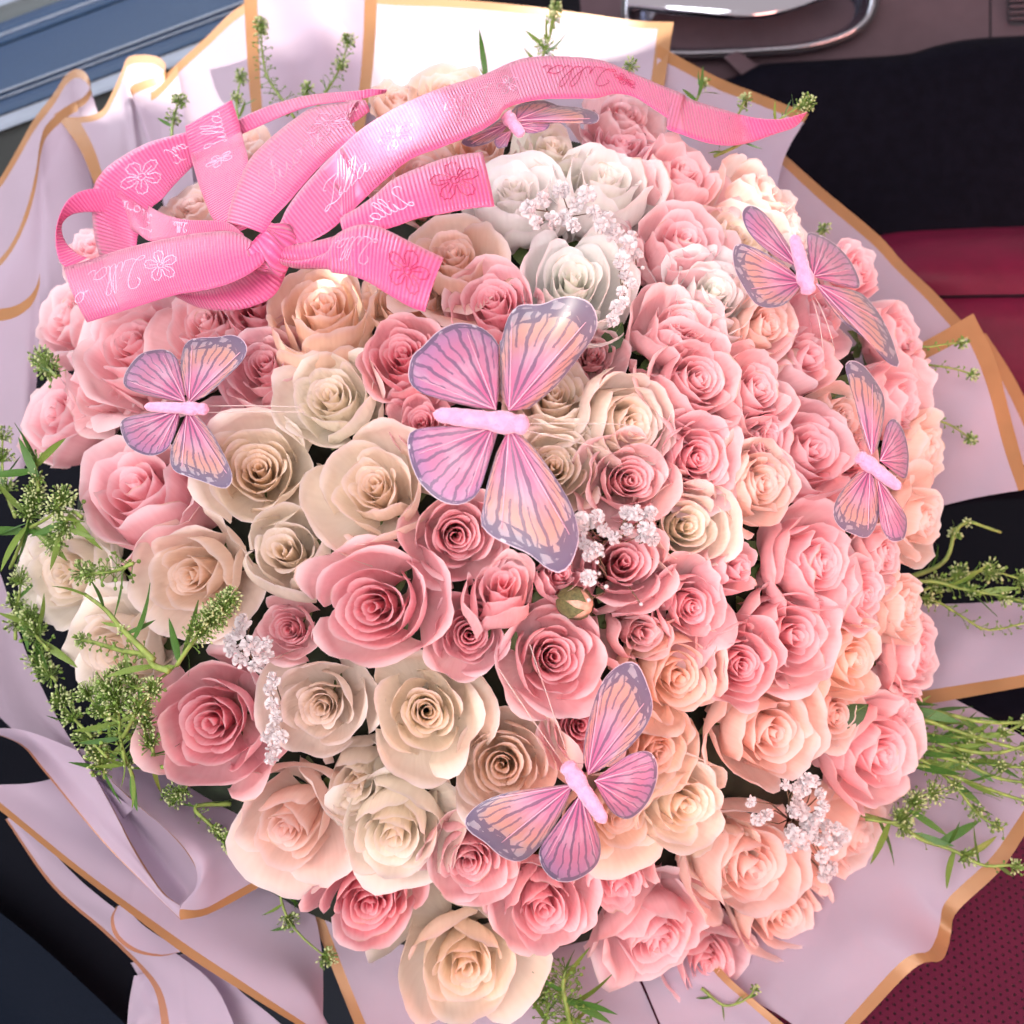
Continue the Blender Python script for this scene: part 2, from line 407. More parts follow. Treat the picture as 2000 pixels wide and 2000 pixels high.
car = tag(empty('car', (0, 0, -.32)), 'car interior with chrome door handle, black door panel and red leather round the bouquet', 'car')
door = empty('door', pt(1500, 60, 1.14)-Vector((0, 0, -.32))); door.parent = car
DOOR_W = pt(1500, 60, 1.14)
def dchild(o):
    o.parent = door; o.matrix_parent_inverse = Matrix.Translation(-DOOR_W); return o
def ledge(name, c0, c1, d0, d1, mat, bump=0.0, x0=-80, x1=760):
    """a band of the window ledge between two parallel lines (intercepts at the frame's left side)"""
    rows = []
    for k in range(5):
        f = k/4; c = c0+(c1-c0)*f; d = d0+(d1-d0)*f - bump*math.sin(math.pi*f)
        rows.append([(x0, c-.372*x0, d), ((x0+x1)/2, c-.372*(x0+x1)/2, d+.02), (x1, c-.372*x1, d+.05)])
    return dchild(loft(name, rows, mat, nu=6, nv=9))
ledge('window_glass_edge', -40, 12, 1.30, 1.27, M_STRIP)
ledge('weather_strip', 12, 45, 1.27, 1.25, M_RUBBER, .004)
ledge('window_ledge', 45, 66, 1.25, 1.235, M_LEDGE, .004)
ledge('ledge_groove', 66, 72, 1.235, 1.232, M_STRIP, .002)
ledge('window_ledge', 72, 88, 1.232, 1.225, M_LEDGE, .002)
ledge('ledge_groove', 88, 91, 1.228, 1.226, M_RUBBER)
ledge('window_ledge', 91, 178, 1.225, 1.165, M_LEDGE, .003)
ledge('ledge_ridge', 178, 184, 1.163, 1.160, M_STRIP, .003)
ledge('window_ledge', 184, 190, 1.162, 1.158, M_LEDGE)
ledge('ledge_ridge', 190, 195, 1.157, 1.154, M_STRIP, .003)
ledge('window_ledge', 195, 224, 1.156, 1.135, M_LEDGE, .004)
ledge('door_felt', 228, 256, 1.125, 1.11, M_STRIP, .003)
ledge('lower_panel', 256, 700, 1.12, 1.20, M_RUBBER)
# unseen slab added to block sun: its shadow line crosses the standing paper
L_ = Vector(SUN.location); e1, e2 = pt(360, 168, .90), pt(1230, 45, .93); dn = pt(900, 1500, .60)
e1, e2 = e1+(e1-e2)*.6, e2+(e2-e1)*.5
q1, q2, q3, q4 = e1.lerp(L_, .36), e2.lerp(L_, .36), (e2+(dn-(e1+e2)/2)*1.3).lerp(L_, .36), (e1+(dn-(e1+e2)/2)*1.3).lerp(L_, .36)
up_ = (q2-q1).cross(q4-q1).normalized()*.03
if up_.z < 0: up_ = -up_
blocker = link('sun_blocker', mesh('sun_blocker', [q1, q2, q3, q4, q1+up_, q2+up_, q3+up_, q4+up_], [(0, 1, 2, 3), (7, 6, 5, 4), (0, 4, 5, 1), (1, 5, 6, 2), (2, 6, 7, 3), (3, 7, 4, 0)], plain('blocker_grey', (.35, .34, .36), .9), smooth=False), car)
blocker.matrix_parent_inverse = Matrix.Translation((0, 0, .32))
# satin trim above the panel, split by a seam, with the speaker vent
dchild(loft('trim_panel', [[(1130, -90, 1.19), (1500, -90, 1.18), (1932, -90, 1.16)], [(1140, 60, 1.15), (1500, 60, 1.145), (1932, 60, 1.13)], [(1200, 240, 1.13), (1500, 190, 1.13), (1932, 150, 1.12)]], M_TRIM, nu=14, nv=8))
dchild(loft('trim_panel', [[(1936, -90, 1.16), (2100, -90, 1.15)], [(1936, 60, 1.13), (2100, 60, 1.12)], [(1936, 150, 1.12), (2100, 140, 1.11)]], M_TRIM, nu=6, nv=8))
v = dchild(prism('speaker_vent', [(1966, -20), (2080, -20), (2080, 50), (1976, 50), (1968, 42)], 1.128, .004, M_DARK))
for k in range(5):
    dchild(prism('vent_slat', [(1972, -14+k*12), (2080, -17+k*12), (2080, -12+k*12), (1972, -9+k*12)], 1.124, .003, M_TRIM))
# chrome handle: cup, rim and lever
def ring(cx, cy, rx, ry, d, n=40, p=3.2, a0=0, a1=2*math.pi):
    out = []
    for k in range(n):
        a = a0+(a1-a0)*k/n; c, s = math.cos(a), math.sin(a)
        out.append((cx+rx*math.copysign(abs(c)**(2/p), c), cy+ry*math.copysign(abs(s)**(2/p), s)-.10*(c*rx), d))
    return out
cup = []
for f, d in ((1.0, 1.118), (.97, 1.13), (.86, 1.15), (.55, 1.165), (.15, 1.17)):
    r = ring(1465, 5, 238*f, 92*f, d); cup.append(r+[r[0]])
dchild(loft('handle_cup', cup, M_CHROME2, nu=60, nv=14))
mb = MB(); mb.tube([pt(*p) for p in ring(1465, 5, 240, 94, 1.116)]+[pt(*ring(1465, 5, 240, 94, 1.116)[0])], .0026, n=8, cap=False); dchild(mb.build('handle_rim', M_CHROME))
mb = MB(); mb.tube([pt(*p) for p in ring(1465, 5, 247, 100, 1.120)]+[pt(*ring(1465, 5, 247, 100, 1.120)[0])], .0030, n=8, cap=False); dchild(mb.build('handle_seal', M_DARK))
lev = [[(1235, -60, 1.10), (1330, -70, 1.085), (1450, -72, 1.08), (1600, -60, 1.10)], [(1225, 6, 1.10), (1330, 16, 1.082), (1480, 18, 1.077), (1622, -16, 1.10)],
       [(1230, 18, 1.105), (1340, 32, 1.088), (1490, 36, 1.083), (1626, -6, 1.105)], [(1235, 12, 1.12), (1340, 24, 1.105), (1490, 28, 1.10), (1624, -12, 1.12)]]
dchild(loft('handle_lever', lev, M_CHROME, nu=24, nv=14))
# thin satin wedge and the black leather panel under it
dchild(prism('trim_wedge', [(1412, 112, 1.112), (1440, 98, 1.112), (1486, 132, 1.10), (1462, 160, 1.10)], 1.11, .012, M_TRIM, bevel=.002))
top = [(1380, 170), (1455, 146), (1481, 130), (1560, 124), (1626, 120), (1771, 109), (1825, 94), (1916, 78), (2100, 70)]
dchild(loft('door_panel', [[(x, y-4, 1.112) for x, y in top], [(x, y-2, 1.092) for x, y in top], [(x, y+10, 1.080) for x, y in top], [(x+4, y+60, 1.076) for x, y in top], [(x+8, y+250, 1.08) for x, y in top], [(x+10, y+480, 1.10) for x, y in top], [(x+10, y+900, 1.16) for x, y in top]], M_BLACK, nu=40, nv=30))
dchild(loft('armrest', [[(1690, 470, 1.07), (1740, 456, 1.06), (1850, 448, 1.05), (2080, 440, 1.04)], [(1690, 490, 1.03), (1750, 482, 1.01), (1850, 470, 1.0), (2080, 462, .99)], [(1700, 540, 1.0), (1760, 530, .985), (1850, 525, .975), (2080, 520, .965)], [(1720, 582, .998), (1800, 578, .985), (1900, 576, .975), (2080, 574, .965)]], M_RED, nu=20, nv=16))
dchild(loft('armrest_seam', [[(1722, 582, 1.0), (1800, 578, .987), (1900, 576, .977), (2080, 574, .967)], [(1722, 587, 1.004), (1800, 584, .991), (1900, 582, .981), (2080, 580, .971)]], M_DARK, nu=20, nv=3))
dchild(loft('armrest_side', [[(1722, 587, 1.0), (1800, 584, .986), (1900, 582, .976), (2080, 580, .966)], [(1730, 620, .99), (1830, 620, .975), (1930, 620, .966), (2080, 618, .956)], [(1760, 760, 1.0), (1860, 780, .99), (1950, 790, .98), (2080, 800, .97)], [(1780, 930, 1.05), (1900, 940, 1.04), (2080, 950, 1.03)]], M_RED, nu=20, nv=16))
# the red seat cushion under the bouquet
seat = empty('seat', (.15, -.45, .26)); seat.parent = car; seat['label'] = 'dark red perforated leather seat'
def slab(name, x0, x1, y0, y1, z, rise, mat, nx=14, ny=14, th=.10):
    V = []
    for j in range(ny):
        for i in range(nx):
            a, b = i/(nx-1), j/(ny-1)
            e = min(1, min(a, 1-a, b, 1-b)*8); V.append((x0+(x1-x0)*a, y0+(y1-y0)*b, z+rise*math.sin(math.pi*a)-th*(1-e)**2*.3))
    o = link(name, mesh(name, V, grid_faces(nx, ny), mat), seat); o.location = (-.15, .45, .06)
    md = o.modifiers.new('thickness', 'SOLIDIFY'); md.thickness = th; md.offset = -1
    return o
slab('cushion_insert', .02, .62, -.95, -.10, -.055, .006, M_PERF)
slab('cushion_bolster', .625, .95, -.95, -.10, -.02, .05, M_RED)
slab('cushion_front', .02, .62, -.094, .0, -.06, .0, M_BLACK)
# dark console on the other side
CONS_W = pt(100, 1800, .95); cons = empty('console', CONS_W-Vector((0, 0, -.32))); cons.parent = car; cons['label'] = 'dark navy console in shadow'
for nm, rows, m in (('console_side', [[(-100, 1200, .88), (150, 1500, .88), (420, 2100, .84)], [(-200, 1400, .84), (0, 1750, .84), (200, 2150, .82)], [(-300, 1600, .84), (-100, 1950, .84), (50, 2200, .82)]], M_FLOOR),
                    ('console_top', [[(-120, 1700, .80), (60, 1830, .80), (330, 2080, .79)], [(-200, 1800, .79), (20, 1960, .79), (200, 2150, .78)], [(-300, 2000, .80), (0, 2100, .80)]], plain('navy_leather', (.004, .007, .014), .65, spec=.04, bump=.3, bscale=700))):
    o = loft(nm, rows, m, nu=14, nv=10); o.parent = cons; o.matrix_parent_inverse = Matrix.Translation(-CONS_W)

# ------------------------------------------------------------------ wrapping paper
def paper_mat(name, c, tr, rough=.55):
    m = plain(name, c, rough, trans=tr, noise=.05, nscale=9, bump=.3, bscale=22, spec=.35); t = m.node_tree
    bp = [n for n in t.nodes if n.type == 'BUMP'][0]; h0 = bp.inputs['Height'].links[0].from_socket
    tc = N(t, 'ShaderNodeTexCoord'); mp = N(t, 'ShaderNodeMapping'); mp.inputs['Scale'].default_value = (9, 5, 11); mp.inputs['Rotation'].default_value = (.5, .3, .7); t.links.new(tc.outputs['Object'], mp.inputs[0])
    vo = N(t, 'ShaderNodeTexVoronoi'); vo.feature = 'DISTANCE_TO_EDGE'; vo.inputs['Scale'].default_value = 1.0; t.links.new(mp.outputs[0], vo.inputs['Vector'])
    cr = ss(t, vo.outputs[0], .0, .035)                           # a few long faint creases
    bp.inputs['Distance'].default_value = .0016; t.links.new(math_(t, 'MULTIPLY_ADD', cr, .35, h0), bp.inputs['Height']); return m
M_PAPER = paper_mat('lilac_wrap_paper', (.52, .43, .55), .44)
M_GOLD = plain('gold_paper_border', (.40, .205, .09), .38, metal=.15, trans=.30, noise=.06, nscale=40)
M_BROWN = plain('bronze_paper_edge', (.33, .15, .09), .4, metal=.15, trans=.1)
PAPERS = []
def paper(label, rows, bw=.011, sides=(0, 0), nu=44, nv=22, border=M_GOLD, wob=.0025, end=0, mat=None):
    """a sheet lofted from its bordered rim (row 0) to its base; sides: borders on the u ends; border strips are parts of their own"""
    G = world_rows(rows, nu, nv)
    rng = np.random.default_rng(len(PAPERS)+5); ph = rng.uniform(0, 6, 4)
    uu = np.linspace(0, 1, nu)[None, :]; vv = np.linspace(0, 1, nv)[:, None]
    nrm = np.array(cdir(0, 0, 1))
    w = wob*(np.sin(7*uu+3*vv+ph[0])+.6*np.sin(13*uu-5*vv+ph[1]))*np.minimum(1, vv*3)*1.0
    G = G+w[..., None]*nrm
    root = empty('wrapping_paper', G[0, nu//2].tolist())
    tag(root, label, 'wrapping paper', 'sheets of gold-edged wrapping paper')
    # insert the border line as grid lines
    L = np.mean(np.linalg.norm(np.diff(G, axis=0), axis=2).sum(0)); S = np.mean(np.linalg.norm(np.diff(G, axis=1), axis=2).sum(1))
    def res(vn, un):
        vi = np.interp(vn, np.linspace(0, 1, nv), np.arange(nv)); ui = np.interp(un, np.linspace(0, 1, nu), np.arange(nu))
        v0 = np.clip(vi.astype(int), 0, nv-2); u0 = np.clip(ui.astype(int), 0, nu-2); fv = (vi-v0)[:, None, None]; fu = (ui-u0)[None, :, None]
        a = G[v0][:, u0]; b = G[v0][:, u0+1]; c = G[v0+1][:, u0]; d = G[v0+1][:, u0+1]
        return (a*(1-fu)+b*fu)*(1-fv)+(c*(1-fu)+d*fu)*fv
    bw = bw*.84
    bv = bw/L if bw else 0; b0 = bw*1.0/S if sides[0] else 0; b1 = bw*1.0/S if sides[1] else 0; be = bw/L if end else 0
    un = np.linspace(b0, 1-b1, nu); vn = np.linspace(bv, 1-be, nv)
    inv = Matrix.Translation(-Vector(root.location))
    def piece(name, g, mat):
        o = link(name, mesh(name, g.reshape(-1, 3), grid_faces(g.shape[1], g.shape[0]), mat), root); o.matrix_parent_inverse = inv; return o
    piece('sheet', res(vn, un), mat or M_PAPER)
    if bw: piece('gold_border', res(np.linspace(0, bv, 3), np.linspace(0, 1, nu)), border)
    if end: piece('gold_border', res(np.linspace(1-be, 1, 3), un), border)
    if sides[0]: piece('gold_border', res(np.linspace(bv, 1, nv), np.linspace(0, b0, 3)), border)
    if sides[1]: piece('gold_border', res(np.linspace(bv, 1, nv), np.linspace(1-b1, 1, 3)), border)
    PAPERS.append(root); return root
paper('wide glowing white sheet standing behind the bouquet under the sunlight', [[(300, 165, .925), (340, 130, .93), (400, 75, .95), (480, 5, .97), (600, -28, .985), (740, -8, .985), (880, -2, .98), (1015, 10, .97), (1110, 22, .965), (1240, 40, .955), (1316, 43, .94)], [(350, 300, .89), (480, 240, .90), (740, 200, .91), (1015, 190, .91), (1200, 190, .90), (1295, 180, .89)], [(400, 480, .86), (560, 420, .86), (900, 400, .86), (1120, 400, .86), (1260, 400, .86)]], bw=.0135, sides=(0, 1))
paper('pinkish upright panel with two vertical gold borders behind the tall seed stalks', [[(474, -70, .935), (610, -66, .938), (740, -62, .935)], [(482, 130, .90), (610, 120, .905), (728, 130, .90)], [(500, 330, .87), (600, 320, .875), (700, 320, .87)]], bw=.0115, sides=(1, 1), nu=20)
paper('sheet with a gold top edge behind the end of the long ribbon tail', [[(1285, 88, .92), (1400, 150, .905), (1480, 182, .895), (1580, 222, .88)], [(1275, 260, .87), (1400, 310, .865), (1530, 315, .855)], [(1260, 400, .85), (1380, 450, .85), (1500, 460, .84)]], bw=.015, nu=24)
paper('long slanting sheet with gold edge running down beside the black door panel', [[(1500, 272, .90), (1600, 362, .88), (1715, 458, .865), (1762, 510, .86), (1830, 575, .85), (1890, 640, .84)], [(1440, 370, .86), (1600, 520, .84), (1700, 620, .83), (1790, 720, .82)], [(1380, 480, .84), (1540, 640, .82), (1640, 740, .81), (1720, 830, .80)]], bw=.0135, nu=30)
paper('square paper corner with gold border sticking out on the right below the armrest', [[(1901, 612, .80), (1945, 705, .80), (1978, 830, .80), (2012, 955, .79)], [(1790, 675, .80), (1830, 780, .795), (1870, 880, .79), (1915, 970, .785)], [(1640, 750, .80), (1680, 850, .795), (1740, 950, .79), (1790, 1000, .785)]], bw=.0135, sides=(1, 0), nu=24)
paper('hidden sheet whose gold edge peeks out behind the square corner at the right frame edge', [[(1925, 650, .86), (1985, 745, .86), (2050, 880, .86)], [(1850, 700, .85), (1900, 820, .85), (1960, 930, .85)]], bw=.012, nu=16)
paper('sheet with a gold lower edge below the dark gap at the right frame edge', [[(1650, 1402, .76), (1800, 1377, .755), (1900, 1360, .75), (2030, 1336, .745)], [(1660, 1290, .775), (1820, 1270, .77), (1920, 1260, .768), (2030, 1240, .765)], [(1680, 1180, .79), (1820, 1180, .79), (1920, 1176, .79), (2030, 1165, .79)]], bw=.0115, nu=24)
paper('large lower sheet with wavy gold edge over the perforated red seat', [[(2080, 1500, .75), (2000, 1633, .735), (1952, 1702, .732), (1870, 1780, .735), (1858, 1820, .74), (1852, 1850, .735), (1838, 1877, .722), (1806, 1880, .72), (1770, 1905, .722), (1691, 1988, .715), (1620, 2060, .71)], [(2000, 1440, .76), (1850, 1560, .76), (1770, 1650, .755), (1700, 1730, .75), (1660, 1790, .745), (1600, 1860, .74), (1530, 1990, .73)], [(1800, 1330, .78), (1680, 1420, .79), (1560, 1560, .79), (1460, 1700, .78), (1400, 1860, .765), (1440, 1940, .745)]], bw=.0095, nu=60, wob=.003)
paper('bottom sheet with a slanting gold seam at its edge under the lowest pink roses', [[(1360, 1830, .75), (1420, 1905, .738), (1480, 1958, .732), (1540, 2008, .726), (1620, 2080, .72)], [(1300, 1830, .752), (1340, 1910, .742), (1400, 1990, .735), (1460, 2080, .73)], [(1180, 1800, .765), (1245, 1900, .748), (1290, 2000, .738), (1330, 2090, .73)]], bw=.0085, nu=24)
paper('bottom middle sheet below the largest cream rose with gold edge on one side', [[(610, 1790, .745), (648, 1890, .735), (690, 1995, .725), (725, 2080, .718)], [(800, 1800, .75), (860, 1900, .742), (900, 2000, .735), (930, 2080, .73)], [(1200, 1780, .765), (1240, 1895, .748), (1285, 2000, .738), (1320, 2090, .73)]], bw=.0085, nu=24)
paper('broad lower sheet with long diagonal gold edge down to the frame bottom', [[(-60, 1535, .715), (0, 1583, .712), (138, 1695, .705), (232, 1767, .70), (362, 1865, .695), (480, 1940, .69), (590, 2008, .685), (660, 2050, .68)], [(60, 1530, .725), (180, 1640, .72), (290, 1730, .715), (400, 1800, .71), (520, 1870, .705), (600, 1930, .70), (645, 2010, .695)], [(170, 1500, .75), (300, 1590, .748), (420, 1660, .745), (520, 1700, .745), (600, 1760, .74), (628, 1860, .73), (632, 2030, .71)]], bw=.0055, nu=50, border=M_GOLD)
# the rolled fold at the lower left
T = [(150, 1462, .700), (205, 1512, .688), (262, 1566, .676), (318, 1612, .668), (360, 1656, .664), (384, 1695, .664), (388, 1725, .667), (374, 1752, .672), (352, 1764, .676)]
Gd = [(150, 1465, .702), (190, 1525, .700), (225, 1590, .696), (255, 1650, .692), (285, 1700, .688), (318, 1745, .682), (350, 1768, .677)]
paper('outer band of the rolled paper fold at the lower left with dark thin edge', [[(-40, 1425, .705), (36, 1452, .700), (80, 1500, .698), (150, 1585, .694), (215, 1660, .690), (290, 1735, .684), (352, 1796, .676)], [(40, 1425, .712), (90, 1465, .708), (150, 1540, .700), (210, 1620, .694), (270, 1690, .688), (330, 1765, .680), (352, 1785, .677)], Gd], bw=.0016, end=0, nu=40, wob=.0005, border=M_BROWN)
paper('teardrop hollow of the rolled paper fold at the lower left rimmed in gold', [T, [(160, 1475, .725), (215, 1545, .725), (265, 1610, .72), (310, 1665, .715), (345, 1715, .705), (365, 1748, .69), (355, 1764, .68)], Gd], bw=.0022, end=1, nu=44, wob=.0)
paper('smooth outside of the rolled paper fold beside the pale sprig and lower cream rose', [[(352, 1797, .6765), (400, 1788, .680), (450, 1764, .686), (520, 1725, .695)], [(352, 1772, .6745), (395, 1760, .672), (440, 1735, .680), (510, 1695, .692)], [(386, 1722, .6660), (400, 1710, .664), (440, 1690, .676), (500, 1660, .69)], [(360, 1655, .663), (390, 1650, .668), (430, 1640, .68), (490, 1620, .70)], [(262, 1565, .675), (310, 1560, .69), (360, 1560, .705), (430, 1560, .72)], [(150, 1461, .699), (200, 1470, .71), (260, 1490, .72), (330, 1510, .73)]], bw=.0075, nu=30, nv=40, wob=.0)
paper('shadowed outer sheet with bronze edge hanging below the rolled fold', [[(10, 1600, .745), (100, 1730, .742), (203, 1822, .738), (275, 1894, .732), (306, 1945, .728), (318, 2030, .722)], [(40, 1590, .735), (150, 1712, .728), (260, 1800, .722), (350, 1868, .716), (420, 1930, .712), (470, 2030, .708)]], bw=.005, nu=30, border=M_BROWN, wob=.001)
paper('grey shaded sheet at the bottom frame edge beneath the diagonal gold edge', [[(255, 1880, .752), (300, 1960, .75), (330, 2060, .745)], [(400, 1860, .735), (480, 1940, .728), (620, 2060, .718)]], bw=0, nu=16)
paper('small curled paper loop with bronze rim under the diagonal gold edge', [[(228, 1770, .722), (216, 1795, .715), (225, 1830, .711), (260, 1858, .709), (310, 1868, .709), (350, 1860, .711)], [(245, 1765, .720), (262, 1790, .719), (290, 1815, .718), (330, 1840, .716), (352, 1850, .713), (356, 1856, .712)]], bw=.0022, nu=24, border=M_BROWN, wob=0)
paper('pale narrow paper tail hanging at the bottom left of the bouquet', [[(262, 1905, .745), (252, 1960, .74), (246, 2040, .735)], [(300, 1900, .742), (314, 1960, .735), (316, 2040, .73)]], bw=0, nu=12)
# left rim and upper left pleats
paper('dark outer rim of paper running down the left side beside the green sprigs', [[(-40, 1050, .735), (0, 1120, .73), (40, 1245, .725), (85, 1350, .72), (135, 1440, .712), (200, 1530, .705), (260, 1580, .70)], [(-60, 1150, .76), (-14, 1220, .755), (22, 1310, .75), (65, 1390, .745), (120, 1475, .735), (180, 1550, .72), (240, 1600, .71)], [(-100, 1250, .82), (-60, 1330, .82), (0, 1400, .82), (50, 1450, .81), (110, 1510, .79), (170, 1570, .75), (230, 1620, .73)]], bw=0, nu=40, wob=.001)
paper('pale sheet with gold lip at the left frame edge beside the uppermost left roses', [[(-40, 606, .79), (20, 600, .785), (54, 582, .784), (70, 560, .787), (78, 535, .79)], [(-40, 760, .775), (20, 750, .77), (50, 740, .768), (66, 720, .772), (74, 690, .775)], [(-40, 960, .76), (10, 950, .755), (36, 930, .755), (54, 900, .76), (62, 860, .765)]], bw=.0105, nu=24, wob=.0005)
paper('tall pale pleat with gold edge sweeping down the left side', [[(-40, 530, .83), (0, 505, .832), (30, 462, .836), (54, 400, .842), (70, 335, .85), (78, 280, .862), (90, 245, .875), (125, 212, .89), (150, 198, .90)], [(-40, 640, .81), (10, 600, .812), (40, 570, .815), (64, 530, .82), (78, 480, .828), (90, 430, .838), (110, 390, .85), (150, 360, .86), (175, 340, .87)], [(-40, 800, .79), (20, 780, .79), (60, 740, .79), (84, 700, .80), (100, 640, .80), (120, 600, .81), (150, 560, .82), (180, 520, .83), (200, 480, .84)]], bw=.011, nu=44)
paper('looped gold-edged pleat at the top left against the blue window ledge', [[(-40, 400, .885), (0, 348, .89), (33, 292, .90), (65, 235, .91), (104, 184, .925), (126, 150, .94), (150, 134, .95), (170, 146, .945), (176, 170, .93), (162, 190, .915), (136, 204, .903), (105, 224, .893)], [(-40, 560, .86), (10, 520, .86), (50, 470, .865), (85, 420, .87), (120, 380, .875), (145, 330, .885), (160, 290, .90), (180, 270, .905), (196, 250, .905), (190, 280, .895), (175, 300, .885), (150, 320, .875)], [(-40, 700, .84), (40, 680, .84), (80, 640, .84), (110, 600, .84), (140, 560, .845), (165, 520, .85), (185, 480, .86), (200, 450, .865), (215, 430, .87), (210, 450, .865), (200, 470, .86), (180, 500, .85)]], bw=.0115, nu=60, wob=.001)
paper('second looped pleat with gold edge and diagonal gold band left of the glowing sheet', [[(112, 228, .885), (160, 228, .89), (198, 216, .90), (218, 182, .91), (238, 138, .925), (248, 114, .935), (268, 107, .94), (305, 110, .94), (324, 126, .93), (314, 146, .918), (280, 158, .908), (254, 170, .902), (262, 184, .90), (300, 178, .905), (346, 130, .925)], [(160, 300, .865), (200, 300, .87), (232, 290, .875), (248, 260, .885), (258, 230, .89), (266, 215, .90), (280, 210, .90), (306, 214, .90), (322, 226, .90), (318, 240, .89), (300, 250, .885), (285, 260, .88), (290, 270, .88), (320, 270, .88), (362, 240, .89)], [(205, 420, .84), (240, 420, .845), (262, 410, .85), (280, 400, .85), (290, 390, .855), (300, 385, .855), (310, 385, .855), (325, 388, .855), (338, 390, .855), (336, 395, .85), (326, 400, .85), (320, 405, .845), (326, 410, .845), (350, 410, .845), (385, 400, .85)]], bw=.0115, sides=(1, 0), nu=70, wob=.0008)
# ------------------------------------------------------------------ the dome of roses
DCX, DCY, DRAD = 950, 1060, 935
def dome(x, y):
    rho = min(1.0, math.hypot((x-DCX)/DRAD, (y-DCY)/DRAD))
    return .745-.195*(1-rho*rho)**.60
M_CORE = plain('floral_foam_dark', (.012, .020, .010), .9, noise=.5, nscale=60, bump=.6, bscale=80)
V = []; nr, na = 12, 40
for j in range(nr):
    for i in range(na):
        rr = j/(nr-1)*.86*DRAD; a = 2*math.pi*i/na; x, y = DCX+rr*math.cos(a), DCY+rr*math.sin(a); V.append(pt(x, y, dome(x, y)+.078))
F = [(j*na+i, j*na+(i+1) % na, (j+1)*na+(i+1) % na, (j+1)*na+i) for j in range(nr-1) for i in range(na)]
off = len(V)
for j in range(1, 8):
    for i in range(na):
        f = j/7; rr = .86*DRAD*(1-f*.70); a = 2*math.pi*i/na
        V.append(pt(DCX+rr*math.cos(a), DCY+rr*math.sin(a)*(1-.25*f)+60*f, .80+.13*f))
for j in range(-1, 6):
    A = (nr-1)*na if j < 0 else off+j*na; B = off+(j+1)*na
    F += [(A+i, A+(i+1) % na, B+(i+1) % na, B+i) for i in range(na)]
F.append(tuple(off+6*na+i for i in range(na)))
core = link('flower_foam', mesh('flower_foam', V, F, M_CORE)); tag(core, 'dark green foam and leaf core showing in gaps between roses', 'floral foam')

